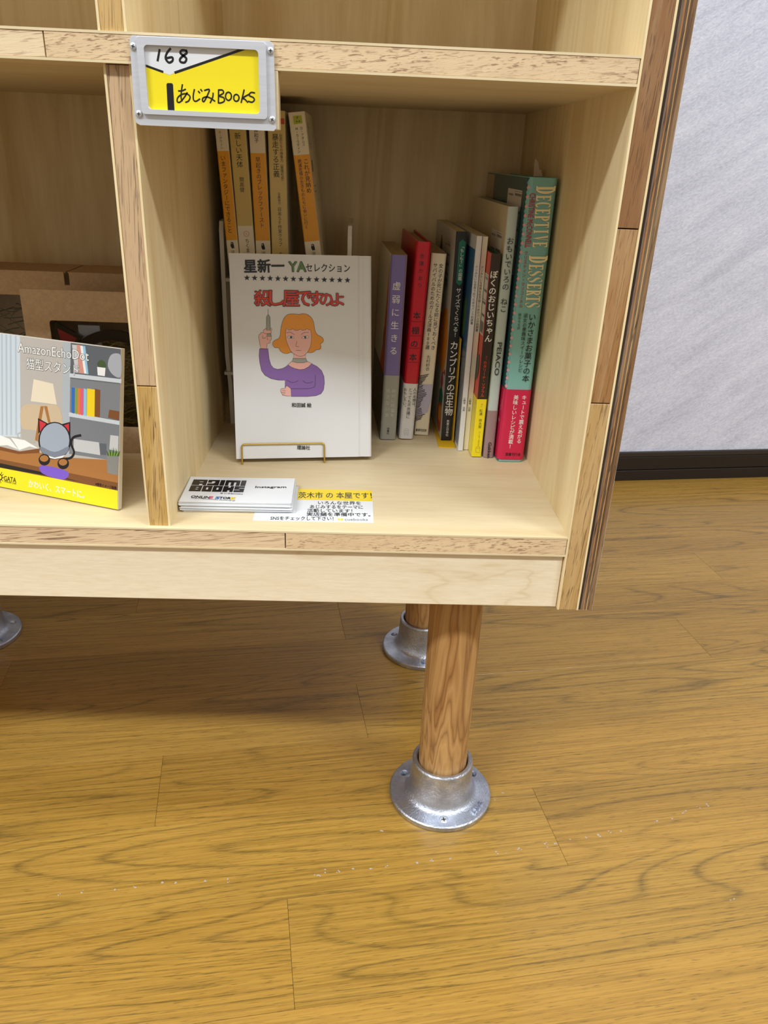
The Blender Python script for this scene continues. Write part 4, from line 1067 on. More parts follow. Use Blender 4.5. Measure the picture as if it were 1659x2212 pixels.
# legs: a turned pole standing in a cast floor flange held by countersunk screws
FR_, FC, FH, PR = 0.05226, 0.03057, 0.04814, 0.0243
def flange_mesh():
    prof = [(.0259, .0005), (FR_ - .0008, .0), (FR_, .0008), (FR_, .0052), (FR_ - .0012, .0064), (.0405, .0072), (.0378, .0078), (.0352, .0096), (.0335, .0130), (.0323, .0180), (.0316, .0260), (FC + .0003, .0360), (FC, FH - .0016),
            (FC - .0012, FH), (.0268, FH), (.0256, FH - .0012), (.0255, .03)]
    mb = MB(); mb.lathe(prof, zinc(), 72)
    o = mb.build('t')
    cut = MB()
    for a in (-90, 150, 30):
        cx, cy = .0422 * math.cos(math.radians(a)), .0422 * math.sin(math.radians(a))
        pr = [(.0001, -.002), (.0022, -.002), (.0022, .0034), (.0046, .0072), (.0046, .02), (.0001, .02)]
        b = MB(); b.lathe(pr, zinc(), 20)
        cut.add([(p[0] + cx, p[1] + cy, p[2]) for p in b.v], b.f, zinc())
    co = cut.build('t')
    md = o.modifiers.new('b', 'BOOLEAN'); md.object = co; md.operation = 'DIFFERENCE'; md.solver = 'EXACT'
    dg = bpy.context.evaluated_depsgraph_get()
    me = bpy.data.meshes.new_from_object(o.evaluated_get(dg))
    bpy.data.objects.remove(o); bpy.data.objects.remove(co)
    # cast marks standing proud of the rim
    bm = bmesh.new(); bm.from_mesh(me)
    strokes = [[(-.0095, -.003), (-.0095, .003), (-.0085, .0032)], [(-.0072, .0012), (-.0066, .0022)], [(-.0050, .0022), (-.0025, .0022), (-.0034, -.0002)], [(-.0040, .001), (-.0048, -.0024)],
               [(-.0012, .0024), (-.0004, .003)], [(.0002, .0010), (-.0008, -.0024)], [(.0022, .0016), (.0034, -.0024)], [(.0048, .0026), (.0070, .0018), (.0050, .0002), (.0072, -.0012), (.0052, -.0026)]]
    a = math.radians(-36)
    for st in strokes:
        for (x0, y0), (x1, y1) in zip(st, st[1:]):
            dx, dy = x1 - x0, y1 - y0; L = math.hypot(dx, dy); nx, ny = -dy / L * .0006, dx / L * .0006
            q = [(x0 + nx, y0 + ny), (x0 - nx, y0 - ny), (x1 - nx, y1 - ny), (x1 + nx, y1 + ny)]
            def wp(p, z):
                r, t = .0442 + p[1], a + p[0] / .0442
                return (r * math.cos(t), r * math.sin(t), z)
            vs_ = [bm.verts.new(wp(p, z)) for z in (.0060, .0086) for p in q]
            for f in ((0, 1, 2, 3), (7, 6, 5, 4), (0, 4, 5, 1), (1, 5, 6, 2), (2, 6, 7, 3), (3, 7, 4, 0)): bm.faces.new([vs_[i] for i in f])
    bmesh.ops.recalc_face_normals(bm, faces=bm.faces)
    bm.to_mesh(me); bm.free()
    me.polygons.foreach_set('use_smooth', [True] * len(me.polygons)); me.set_sharp_from_angle(angle=math.radians(35))
    me.name = 'flange'
    return me
FLM = flange_mesh()
def screw_mesh(r):
    mb = MB(); st = plain('screw_steel', 'c9cacb', 0.4, 0.55)
    mb.lathe([(.00001, 0), (r * .8, 0), (r, r * .25), (r * .94, r * .42), (r * .8, r * .54), (.00001, r * .58)], st, 20, False)
    dkk = plain('screw_slot', '2a2a2c', 0.6)
    z = r * .58 + .00003
    for sx, sy in ((r * .52, r * .12), (r * .12, r * .52)): mb.box(-sx, sx, -sy, sy, z - .0002, z + .00002, dkk)
    return mb
leg_mesh = None
for x, y in ((-.0755, .0602), (-.0769, .3228), (-.667, .0602), (-.667, .334)):
    if leg_mesh is None:
        mb = MB(); mb.lathe([(.0001, .012), (PR, .012), (PR, ZS - TZ - .0002), (.0001, ZS - TZ - .0002)], pole_wood(), 48, False)
        leg = mb.build('leg', shelf, 40); leg_mesh = leg.data
    else:
        leg = bpy.data.objects.new('leg', leg_mesh); COL.objects.link(leg); leg.parent = shelf
    leg.location = (x, y, -ZS)
    fl = bpy.data.objects.new('flange', FLM); COL.objects.link(fl); fl.parent = leg
    fl['label'] = 'cast zinc floor flange'
    if (x, y) == (-.0755, .0602):
        sc_ = screw_mesh(.0046).build('screw', leg, 40); sc_.location = (.0, -.0422, .0046); sc_.rotation_euler = (0, 0, .12)

# ================================================================== label plate 168
def plate():
    P0 = Vector((-.3172, 0, ZS + .2837))
    root = empty('label_plate', P0, 'silver metal plate framing a yellow card numbered 168, screwed over shelf edge', 'sign')
    alu = brushed('plate_aluminium', 'd3d5dd', 0.42, 0.45)
    fr = lambda u, v, d: (u / 1000, -d, v / 1000)
    mb = MB()
    win = rrect(11.5, 80.6, 9.2, 44.0, 2.4)
    out = [(5, 0.1), (89, 0.0), (90.6, 1.6), (90.3, 20), (89.9, 47.2), (87.6, 49.2), (4.6, 48.8), (2.9, 47.0), (2.3, 20), (2.0, 3.2), (2.9, 1.2)]
    mb.prism(out, fr, .0008, .0017, alu, [win])
    plat = rrect(7.2, 85.3, 6.4, 48.4, 2.0)
    mb.prism(plat, fr, .0017, .0038, alu, [win])
    o = mb.build('frame', root, 40)
    bv = o.modifiers.new('bevel', 'BEVEL'); bv.width = .00055; bv.segments = 2; bv.limit_method = 'ANGLE'
    mb = MB(); mb.box(.0085, .0842, -.00115, -.00075, .0075, .0472, ink('yellow'))
    printing(mb, ART['plate'], fr, .00116)
    tag(mb.build('card', root, fixn=False), 'white and yellow numbered card')
    for u, v in ((4.9, 43.0), (88.0, 44.0), (88.2, 6.4), (5.0, 6.4)):
        s = screw_mesh(.0021).build('screw', root, 40); s.location = (u / 1000, -.0017, v / 1000); s.rotation_euler = (PI / 2, random.random(), 0)
    mb = MB(); mb.bevbox(.0035, .0921, .0, .012, .0008, H - .2837 - .0002, VX, .0004)
    tag(mb.build('backing_board', root), 'pale wood backing board')
plate()

# ================================================================== books
def book(name, label, o, lean=0.0, t=.015, h=.188, w=.128, r=.0015, bulge=0.0, c=.0006, hard=False, spine='white', left=None, right=None,
         zsegs=None, prints=(), lprints=(), band=None, bprints=(), blprints=(), page='page', group=None, mtx=None, groove=False, rprints=(), yaw=0.0, cprints=(), du=0.0):
    m = mtx if mtx is not None else frame((o[0], o[1], max(o[2], (t + .0008) * math.sin(max(0, lean)) + (.0001 if o[2] < .1 else 0)) + .0004 + ZS),
        (math.cos(lean) * math.cos(yaw), math.cos(lean) * math.sin(yaw), -math.sin(lean)), (-math.sin(yaw), math.cos(yaw), 0), (math.sin(lean) * math.cos(yaw), math.sin(lean) * math.sin(yaw), math.cos(lean)))
    root = empty(name, None, label, 'book', group, m)
    left = left or spine; right = right or spine
    def prof(off, depth):
        a, rr = off, max(r - off, .0003) if off > 0 else r - off
        pts = [(a, depth, 'l')]
        if groove: pts += [(a, r + .0105, 'l'), (a + .0009, r + .0085, 'l'), (a + .0009, r + .0065, 'l'), (a, r + .0045, 'l')]
        n = 4
        for i in range(n + 1):
            q = PI / 2 * i / n
            pts.append((a + rr - rr * math.cos(q), a + rr - rr * math.sin(q), 'l' if i < n - 1 and i < 2 else 's'))
        if bulge:
            for i in range(1, 6):
                x = a + rr + (t - 2 * (a + rr)) * i / 6
                pts.append((x, a - bulge * (1 - ((x - t / 2) / (t / 2)) ** 2) + bulge * (1 - ((a + rr - t / 2) / (t / 2)) ** 2), 's'))
        for i in range(n + 1):
            q = PI / 2 * i / n
            pts.append((t - a - rr + rr * math.sin(q), a + rr - rr * math.cos(q), 's' if i < 2 else 'r'))
        if groove: pts += [(t - a, r + .0045, 'r'), (t - a - .0009, r + .0065, 'r'), (t - a - .0009, r + .0085, 'r'), (t - a, r + .0105, 'r')]
        pts.append((t - a, depth, 'r'))
        return pts
    def shell(mb, off_o, off_i, depth, zs, cols):
        po, pi = prof(off_o, depth), prof(off_i, depth)
        n = len(po)
        for zi in range(len(zs) - 1):
            z0, z1 = zs[zi], zs[zi + 1]
            for k in range(n - 1):
                seg = po[k][2] if po[k][2] == po[k + 1][2] else ('s' if 's' in (po[k][2], po[k + 1][2]) else po[k][2])
                mt = ink(cols[zi][{'l': 0, 's': 1, 'r': 2}[seg]])
                (ax, ay, _), (bx, by, _) = po[k], po[k + 1]; (cx, cy, _), (dx, dy, _) = pi[k], pi[k + 1]
                mb.add([(ax, ay, z0), (bx, by, z0), (bx, by, z1), (ax, ay, z1)], [(0, 1, 2, 3)], mt)
                mb.add([(cx, cy, z0), (dx, dy, z0), (dx, dy, z1), (cx, cy, z1)], [(3, 2, 1, 0)], mt)
                if zi == len(zs) - 2: mb.add([(ax, ay, z1), (bx, by, z1), (dx, dy, z1), (cx, cy, z1)], [(0, 1, 2, 3)], mt)
                if zi == 0: mb.add([(ax, ay, z0), (bx, by, z0), (dx, dy, z0), (cx, cy, z0)], [(3, 2, 1, 0)], mt)
            for k in (0, n - 1):
                (ax, ay, _), (cx, cy, _) = po[k], pi[k]
                q = [(ax, ay, z0), (cx, cy, z0), (cx, cy, z1), (ax, ay, z1)]
                mb.add(q, [(0, 1, 2, 3) if k else (3, 2, 1, 0)], ink(cols[zi][0 if k == 0 else 2]))
    def bz(x): return -bulge * (1 - ((x - t / 2) / (t / 2)) ** 2) * .9 if bulge else 0
    def fs(off): return lambda u, v, d: ((u + du) / 1000, bz((u + du) / 1000) - off - d, v / 1000)
    def fl(off): return lambda u, v, d: (-off - d, u / 1000, v / 1000)
    def fr_(off): return lambda u, v, d: (t + off + d, u / 1000, v / 1000)
    def fcorner(u, v, d):                        # arc length round the left spine corner
        q = u / 1000 / r
        if q < 0: return (-d, r - u / 1000, v / 1000)
        if q > PI / 2: return (r + u / 1000 - PI / 2 * r, -d, v / 1000)
        return (r - (r + d) * math.cos(q), r - (r + d) * math.sin(q), v / 1000)
    mb = MB()
    if zsegs:
        zs = [0] + [z / 1000 for z, _ in zsegs[:-1]] + [h]; cols = [(left if isinstance(left, str) and left != spine else cc, cc, right if right != spine else cc) for _, cc in zsegs]
    else: zs, cols = [0, h], [(left, spine, right)]
    shell(mb, 0, c, w, zs, cols)
    printing(mb, prints, fs(0)); printing(mb, lprints, fl(0)); printing(mb, rprints, fr_(0))
    printing(mb, cprints, fcorner, .00002)
    cv = mb.build('cover', root, 50, fixn=False)
    ins = .003 if hard else .0003
    mb = MB(); mb.box(c + .0001, t - c - .0001, max(c, .0006) + .0004, w - (.003 if hard else .0005), ins, h - ins, page_block(page))
    mb.build('page_block', root)
    if band:
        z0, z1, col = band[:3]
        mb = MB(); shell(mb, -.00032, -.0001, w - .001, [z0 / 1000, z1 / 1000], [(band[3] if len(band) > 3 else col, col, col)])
        printing(mb, bprints, fs(.00032)); printing(mb, blprints, fl(.00032))
        tag(mb.build('belly_band', root, 50, fixn=False), band[4] if len(band) > 4 else None)
    return root
def rect(col, u0, v0, u1, v1): return ('p', col, [(u0, v0), (u1, v0), (u1, v1), (u0, v1)], 0)
def blob(col, cx, cy, rx, ry, n=14): return ('p', col, [(cx + rx * math.cos(2 * PI * i / n), cy + ry * math.sin(2 * PI * i / n)) for i in range(n)], 0)
def price_label(u, v, w_, h_, base='label'):
    """store label: pale box, rules and a little bar code; print too small to read"""
    o = [rect(base, u, v, u + w_, v + h_)]
    rnd = random.Random(int(u * 7 + v))
    for row in range(4):
        y = v + h_ - 4 - row * h_ * .2
        if row % 2 == 0: o.append(rect('grey2', u + 1.5, y + 2.2, u + w_ * .5, y + 2.7))
        x = u + 1.5
        while x < u + w_ * .45:
            q = rnd.uniform(.5, 1.4); o.append(rect('dark', x, y - 1.2, x + q, y + 1)); x += q + rnd.uniform(.3, .6)
        x = u + w_ * .58
        while x < u + w_ * .92:
            q = rnd.uniform(.5, 1.2); o.append(rect('grey2', x, y - 1.8, x + q, y)); x += q + rnd.uniform(.3, .7)
    x = u + 2
    while x < u + w_ * .5:
        q = rnd.uniform(.3, .9); o.append(rect('dark', x, v + 1.5, x + q, v + h_ * .22)); x += q + rnd.uniform(.3, .7)
    return o
split = lambda items, z: ([i for i in items if _v(i) >= z], [i for i in items if _v(i) < z])
def _v(i):
    k = i[0]
    if k == 'p': return sum(p[1] for p in i[2]) / len(i[2])
    if k == 'l': return sum(p[1] for p in i[3]) / len(i[3])
    return (i[4] + i[6]) / 2
GR = 'books standing on the right of the cubby'
up, dn = split(ART['kyojaku'], 68.68)
book('book', 'book with purple spine, white title and grey belly band, beside the gap at left', (-.1462, .2225, .0003), .0195, yaw=0.06,t=.0161, h=.1859, w=.128, r=.0028, spine='purple', left='cream',
     lprints=[('p', 'scarlet', [(3.2, 186), (30, 95), (60, 62), (3.2, 62)], 0), ('p', 'black', [(24, 112), (30, 108), (31, 92), (26, 88), (23, 98)], 1), rect('aged', 60, 120, 61, 150)],
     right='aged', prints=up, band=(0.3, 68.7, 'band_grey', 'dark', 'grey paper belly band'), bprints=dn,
     blprints=[('l', 'pale', .4, [(8, 50), (30, 38), (40, 20)], 1, 0), ('l', 'pale', .4, [(4, 24), (20, 12), (26, 40), (12, 8)], 1, 0)], page='aged')
up, dn = split(ART['hondana'], 59.86)
book('book', 'red book with black title ruled by thin lines and a white belly band', (-.1261, .2256, .0006), .0387, yaw=0.055,t=.0145, h=.1983, w=.135, r=.0032, hard=True, c=.002, spine='red', prints=up,
     band=(0.3, 59.9, 'paper', 'paper', 'white paper belly band'), bprints=dn, blprints=[('v', 'dark', '本棚', 9, 30, 9, 6, 0.5, .9)] if False else [], page='aged')
book('book', 'white book with two columns of black title and purple scribble drawing', (-.1091, .2405, .0005), .0353, yaw=0.04,t=.0152, h=.1866, w=.128, r=.0022, spine='cream', prints=ART['girls'], page='aged',
     zsegs=None)
leftc = [rect('pale', 4, 2, 130, 206), ('p', 'ginger', [(28, 132), (14, 128), (5, 105), (6, 88), (16, 72), (30, 66), (60, 80), (60, 120)], 1), ('p', 'crimson', [(4, 68), (8, 74), (18, 66), (14, 58), (22, 50), (28, 58), (22, 68)], 1),
         ('p', 'jade', [(8, 46), (20, 52), (34, 46), (36, 20), (30, 32), (26, 16), (20, 30), (14, 18), (12, 32)], 0), ('p', 'rust', [(16, 34), (10, 22), (12, 6), (28, 4), (40, 14), (36, 30)], 1), ('p', 'ginger', [(18, 31), (14, 22), (20, 14), (32, 16), (32, 28)], 1),
         ('l', 'black', .3, [(3, 100), (40, 140)], 0, 0), ('l', 'black', .3, [(3, 60), (30, 66)], 0, 0), ('p', 'plum', [(88, 190), (100, 196), (108, 170), (98, 150), (90, 168)], 1)] + price_label(30, 150, 40, 46, 'pale')
book('book', 'black spined picture book with green title tab and white lettering', (-.0822, .2233, .0011), .002, du=0.8, yaw=0.04,t=.0108, h=.2083, w=.146, r=.0012, spine='black', left='pale', right='greyblue', prints=ART['cambrian'], lprints=leftc)
punk = [rect('blueish', 3, 100, 110, 196), rect('greyblue', 3, 4, 110, 100), ('l', 'black', .5, [(3, 96), (40, 88), (70, 99)], 0, 0), ('l', 'black', .5, [(3, 40), (30, 16)], 0, 0), ('p', 'moss', [(30, 150), (22, 138), (24, 118), (34, 110), (42, 128)], 1), ('l', 'black', .5, [(8, 76), (20, 60)], 0, 0)]
book('book', 'thin white spined booklet with a blue cover, nearest the black book', (-.0671, .1951, .0), .0062, yaw=0.04,t=.0050, h=.2082, w=.148, r=.0003, c=.0003, spine='paper', left='paper', prints=ART['punk_a'], lprints=punk)
book('book', 'thin cream spined booklet squeezed beside the orange red book', (-.0611, .1987, .0), .0059, yaw=0.04,t=.0050, h=.2076, w=.148, r=.0003, c=.0003, spine='cream', prints=ART['punk_b'])
up, dn = split(ART['ojii'], 59.66)
book('book', 'thin picture book with dark brown spine, white title and yellow belly band', (-.0549, .1785, .0001), .0065, yaw=0.038,t=.0092, h=.1949, w=.165, r=.0009, hard=True, c=.0015, spine='brown', left='tomato', right='jade', prints=up,
     lprints=price_label(4, 120, 30, 56) + [('p', 'black', [(10, 100), (20, 96), (24, 80), (18, 74), (8, 84)], 1)], band=(0.3, 59.7, 'yellow', 'yellow', 'yellow belly band'), bprints=dn)
up, dn = split(ART['neko'], 48.83)
book('book', 'tall pale grey green picture book with black title, beside the turquoise book', (-.0432, .1773, .0), .0015, du=0.8, yaw=0.037,t=.0098, h=.2352, w=.185, r=.0022, bulge=.0008, hard=True, c=.0015, spine='neko', left='neko_c', right='pale', prints=up,
     lprints=price_label(14, 150, 52, 62, 'label'), band=(0.3, 48.8, 'mauve', 'mauve', 'mauve belly band'), bprints=dn)
scal = []
scal.append(rect('teal_d', -1.5, .5, 0, 259))
for k in range(5): scal.append(rect('teal_d', k * .75, .5, k * .75 + .76, 259))
for i in range(34):
    y = 255 - i * 7.6
    if y < 80: break
    for q in range(5):                       # thin slices, so that they bend with the corner
        a, b = 1.0 + q * .56, 1.0 + (q + 1) * .56
        scal.append(('p', 'teal', [(a, y + 3.8 * q / 5), (b, y + 3.8 * (q + 1) / 5), (b, y - 3.8 * (q + 1) / 5), (a, y - 3.8 * q / 5)] if q else [(b, y + .76), (a, y), (b, y - .76)], 0))
    for q in range(6):
        a, b = -1.8 + q * .6, -1.2 + q * .6
        ha, hb = 2.3 * (1 - abs(a) / 1.8), 2.3 * (1 - abs(b) / 1.8)
        pt = [(3.1 + a, y - 3.8 + ha), (3.1 + b, y - 3.8 + hb), (3.1 + b, y - 3.8 - hb), (3.1 + a, y - 3.8 - ha)]
        scal.append(('p', 'pink_d', [p for n_, p in enumerate(pt) if p not in pt[:n_]], 0))
lp = [rect('teal_d', 4.4, 0.5, 188, 259)] + [rect('aged', 150, 180, 188, 258)] + price_label(18, 176, 60, 72, 'label')
for i in range(7): lp.append(('l', 'brown', .7, [(152 + i * 5, 180), (154 + i * 4.5, 215), (150 + i * 5.2, 250 - i * 2)], 1, 0))
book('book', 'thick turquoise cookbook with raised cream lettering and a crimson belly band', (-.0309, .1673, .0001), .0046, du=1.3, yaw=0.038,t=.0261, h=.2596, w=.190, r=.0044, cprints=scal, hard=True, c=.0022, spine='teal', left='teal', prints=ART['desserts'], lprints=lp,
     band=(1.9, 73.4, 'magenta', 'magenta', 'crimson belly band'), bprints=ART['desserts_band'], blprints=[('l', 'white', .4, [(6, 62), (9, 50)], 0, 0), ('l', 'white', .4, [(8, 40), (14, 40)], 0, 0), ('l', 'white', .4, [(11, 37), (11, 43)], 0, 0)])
# a torn paper slip standing out of the turquoise book
mb = MB()
z0 = .2572
pts = [(-.0092, z0), (-.0092, .268), (-.0086, .2725), (-.0072, .2712), (-.0055, .2692), (-.0040, .2622), (-.0028, .2632), (-.0010, .2590), (-.0010, z0)]
mb.prism(pts, lambda u, v, d: (u - .0028, .235 + d + (v - z0) * .25, v), 0, .0003, plain('slip_paper', 'cdbfae', .7))
o = mb.build('paper_slip'); o.location = (0, 0, ZS + .0026)
tag(o, 'torn paper slip poking up behind the turquoise cookbook', 'paper')
# yellow book end under the black book
mb = MB()
ye = plain('yellow_paint', 'e2b21c', .35)
mb.prism(rrect(-.0862, -.0685, .2035, .30, .003), lambda u, v, d: (u, v, d), 0, .0009, ye)
mb.add([(x - (y - .2165) * .04, y, z) for z in (.0009, .11) for y in (.2165, .29) for x in (-.0703, -.0697)], [(0, 2, 3, 1), (4, 5, 7, 6), (0, 1, 5, 4), (2, 6, 7, 3), (0, 4, 6, 2), (1, 3, 7, 5)], ye)
o = mb.build('book_end'); o.location = (0, 0, ZS + .0001)
tag(o, 'yellow metal book end with base under the black spined book', 'bookend')

# paperbacks on the white rack
BW = .105
bk = dict(w=BW, r=.0012, page='aged', c=.0004)
book('paperback', 'small paperback with white and orange spine, leftmost on the white rack', (-.2984, .235, .1561), -.0598, .0112, .1485, spine='orange', left='cream', right='cream', zsegs=[(36.2, 'cream'), (113.6, 'orange'), (148.5, 'cream')], prints=ART['bunko_a'], **bk)
book('paperback', 'small yellow tan paperback with white foot, between two orange spines', (-.2869, .235, .1561), -.0504, .0150, .1485, spine='tan', left='cream', right='cream', zsegs=[(49.6, 'cream'), (148.5, 'tan')], prints=ART['bunko_b'], **bk)
book('paperback', 'small paperback with white and orange spine, between the two tan paperbacks', (-.2715, .235, .1561), -.0312, .0142, .1485, spine='orange', left='cream', right='cream', zsegs=[(36.9, 'cream'), (113.0, 'orange'), (148.5, 'cream')], prints=ART['bunko_c'], **bk)
book('paperback', 'plain tan paperback with a red stripe near its top, beside the dark gap', (-.2567, .235, .1561), -.0137, .0158, .1485, spine='tan2', left='cream', right='cream', zsegs=[(137.7, 'tan2'), (142.5, 'rust'), (148.5, 'tan2')], prints=ART['bunko_d'], **bk)
book('paperback', 'leaning paperback with orange spine and lime numbered tab, right of the gap', (-.2213, .235, .1561), -.1257, .0151, .1485, spine='orange', left='cream', right='cream', zsegs=[(37.6, 'cream'), (113.3, 'orange'), (148.5, 'cream')], prints=ART['bunko_e'],
     rprints=[rect('pale', 10, 118, 40, 140), rect('grey2', 12, 136, 38, 136.6), rect('grey2', 12, 122, 38, 122.6), rect('dark', 12, 98, 26, 108), rect('grey2', 14, 85, 40, 86), rect('grey2', 14, 80, 36, 81)], **bk)
# white plastic book rack
rk = empty('book_rack', (0, 0, ZS + .0002), 'white plastic two tier rack carrying the row of small paperbacks', 'rack')
wp = plain('white_plastic', 'dedbd4', .4)
mb = MB(); mb.bevbox(-.3045, -.1845, .245, .352, .1525, .1560, wp, .0006); mb.build('upper_shelf', rk)
mb = MB(); mb.bevbox(-.3110, -.1782, .250, .352, .0570, .0605, wp, .0006); mb.build('lower_shelf', rk)
for nm, x0, x1, sgn in (('side_panel', -.3085, -.3045, -1), ('side_panel', -.1845, -.1805, 1)):
    mb = MB()
    prof = [(.246, .078), (.246, .200), (.249, .2085), (.256, .2095), (.335, .2095), (.346, .204), (.350, .194), (.350, 0), (.330, 0), (.326, .02), (.275, .02), (.271, 0), (.262, 0), (.2575, .045), (.252, .062)]
    mb.prism(prof, lambda u, v, d: (d, u, v), x0, x1, wp)
    mb.build(nm, rk)
# ------------------------------------------------------------------ the face-out book on its wire easel
U = Vector((math.cos(.1302), math.sin(.1302), 0)); NB = Vector((-U.y, U.x, 0)); LA = math.radians(13)
VU = NB * math.sin(LA) + Vector((0, 0, math.cos(LA))); NX = NB * math.cos(LA) - Vector((0, 0, math.sin(LA)))
O0 = Vector((-.2847, .1431, .0048 + ZS))
BWD = 130.0
art = [(i) for i in ART['display']]
def flip(it):
    """cover art is measured from the left edge; a left board counts from the spine on the right"""
    f = lambda p: (BWD - p[0], p[1])
    k = it[0]
    if k == 'p': return (k, it[1], [f(p) for p in it[2]][::-1], it[3])
    if k == 'l': return (k, it[1], it[2], [f(p) for p in it[3]], it[4], it[5])
    return it
THK = .0118
mt = frame(O0 + U * (BWD / 1000), NX, -U, VU)
bk_ = book('display_book', 'white hardcover facing out with a drawing of a red haired woman holding a syringe', None, t=THK, h=.187, w=BWD / 1000, r=.0025, hard=True, c=.002, spine='paper', groove=True, mtx=mt, page='page')
mb = MB()
printing(mb, art, lambda u, v, d: (-d, BWD / 1000 - u / 1000, v / 1000), .0001)
cov = [c for c in bk_.children if c.name.startswith('cover')][0]
art_o = mb.build('t', None, fixn=False)
# join the print into the cover mesh
def join_into(dst, src):
    me, ms = dst.data, src.data
    base = len(me.materials)
    for m_ in ms.materials: me.materials.append(m_)
    bm = bmesh.new(); bm.from_mesh(me)
    n0 = len(bm.faces)
    bm.from_mesh(ms); bm.faces.ensure_lookup_table()
    for f in bm.faces[n0:]: f.material_index += base
    bm.to_mesh(me); bm.free()
    bpy.data.objects.remove(src)
join_into(cov, art_o)
br = brushed('gold_wire', 'd2b45e', .28)
es = empty('book_easel', (0, 0, 0), 'gold wire easel holding the white face out book', 'easel')
mb = MB()
def dp(u, v, dn): return O0 + U * (u / 1000) + VU * (v / 1000) - NX * (dn / 1000)
def arcpts(a, b, c, r=3.0, n=5):
    a, b, c = Vector(a), Vector(b), Vector(c)
    d0, d1 = (a - b).normalized() * r / 1000, (c - b).normalized() * r / 1000
    return [(b + d0) * (1 - t) ** 2 + b * 2 * t * (1 - t) + (b + d1) * t * t for t in [i / n for i in range(n + 1)]]
wr = .00085
pts = []
uL, uR = 5.6, 83.6
fl_ = lambda u, back: Vector((O0.x, O0.y, 0)) + U * (u / 1000) + NB * (back / 1000) + Vector((0, 0, ZS + wr + .0001))
key = [fl_(uL, 62), fl_(uL, -3.6), dp(uL, 14.0, 1.3), dp(uR, 14.0, 1.3), fl_(uR, -3.6), fl_(uR, 62)]
pts = [key[0]]
for i in range(1, 5): pts += arcpts(key[i - 1], key[i], key[i + 1], 1.6 if i in (1, 4) else 3.2)
pts.append(key[5])
mb.tube(pts, wr, br); mb.build('front_wire', es, 60)
mb = MB()
bkz = lambda u, v: O0 + U * (u / 1000) + VU * (v / 1000) + NX * (THK + .0014)
key = [fl_(uL + 6, 30), bkz(uL + 6, 14), bkz(uL + 6, 110), bkz(uR - 6, 110), bkz(uR - 6, 14), fl_(uR - 6, 30)]
pts = [key[0]]
for i in range(1, 5): pts += arcpts(key[i - 1], key[i], key[i + 1], 4)
pts.append(key[5])
mb.tube(pts, wr, br); mb.build('back_wire', es, 60)

# ------------------------------------------------------------------ business cards and the handwritten card
SA, SX, SY = .02617, -.31424, .03102
cw, ch = .091, .0539
mcard = plain('card_stock', 'e2e4e8', .45)
nc = 21; zt = 0.0003; th_ = .00042
random.seed(5)
proto = None
for i in range(nc):
    last = i == nc - 1
    mb = MB()
    sag = 0.0006
    n = 6
    vs_, fs_ = [], []
    for k in range(n + 1):
        x = cw * k / n; zz = sag * ((k / n - .55) ** 2) * (2.0 if i > 4 else .3)
        for y in (0, ch):
            for z in (0, th_ * .8): vs_.append((x, y, zz + z))
    for k in range(n):
        a, b = 4 * k, 4 * (k + 1)
        fs_ += [(a + 1, b + 1, b + 3, a + 3), (a, a + 2, b + 2, b), (a, b, b + 1, a + 1), (a + 2, a + 3, b + 3, b + 2)]
    fs_ += [(0, 1, 3, 2), (4 * n, 4 * n + 2, 4 * n + 3, 4 * n + 1)]
    if proto is None or last:
        mb.add(vs_, fs_, mcard)
        if last:
            fr = lambda u, v, d: (u / 1000, v / 1000, th_ * .8 + sag * 2 * ((u / 1000 / cw - .55) ** 2) + d)
            items = list(ART['stack'])
            # chunky block logo: two rows of black blocks with white counters
            def q(a, b): return (3.7 + a * 45.7 + (1 - b) * 0, 21.5 + b * 26.0)
            def blk(a0, b0, a1, b1, col='black', r=.25):
                sh = 0.0
                return ('p', col, [q(a0, b0), q(a1, b0), q(a1, b1), q(a0, b1)], 0)
            lg = []
            for a0, a1 in ((0, .27), (.285, .50), (.515, .60), (.615, .89), (.905, 1)): lg.append(blk(a0, .52, a1, 1))
            for a0, a1 in ((0, .215), (.23, .405), (.42, .595), (.61, .80), (.815, 1)): lg.append(blk(a0, 0, a1, .49))
            for a0, b0, a1, b1 in ((.13, .78, .20, .82), (.14, .52, .20, .62), (.285, .68, .40, .74), (.36, .74, .42, .86), (.68, .52, .72, .80), (.78, .52, .82, .80), (.11, .30, .155, .34), (.11, .15, .155, .19), (.30, .16, .335, .33), (.49, .16, .525, .33),
                                   (.70, .36, .74, .49), (.70, 0, .74, .12), (.90, .30, 1, .335), (.815, .155, .92, .19)): lg.append(blk(a0, b0, a1, b1, 'paper'))
            printing(mb, lg + items, fr)
        o = mb.build('business_card', None, fixn=not last)
        if proto is None: proto = o
    else:
        o = proto.copy(); COL.objects.link(o)
    jx, jy = random.uniform(-.0011, .0011), random.uniform(-.0009, .0009)
    if last: jx = jy = 0
    elif i < 3: jx += .0025
    o.location = (SX + jx, SY + jy, ZS + zt + i * th_ * 1.02); o.rotation_euler = (0, 0, SA + random.uniform(-.012, .012) * (0 if last else 1))
    tag(o, 'white business card lying in the neat stack on the shelf front', 'card', 'business cards in the stack')
    if last: tag(o, 'top business card of the stack, printed with a chunky black block logo')
    if i == 0: tag(o, 'white business card lying in the neat stack on the shelf front')
mb = MB()
iw, ih = .09795, .06706
mb.box(0, iw, 0, ih, 0, .0002, mcard)
printing(mb, ART['info'], lambda u, v, d: (u / 1000, v / 1000, .0002 + d))
o = mb.build('note_card', None, fixn=False); o.location = (-.25327, .01824, ZS + .00005); o.rotation_euler = (0, 0, .00832)
tag(o, 'handwritten white card with a yellow header, tucked under the card stack', 'card')

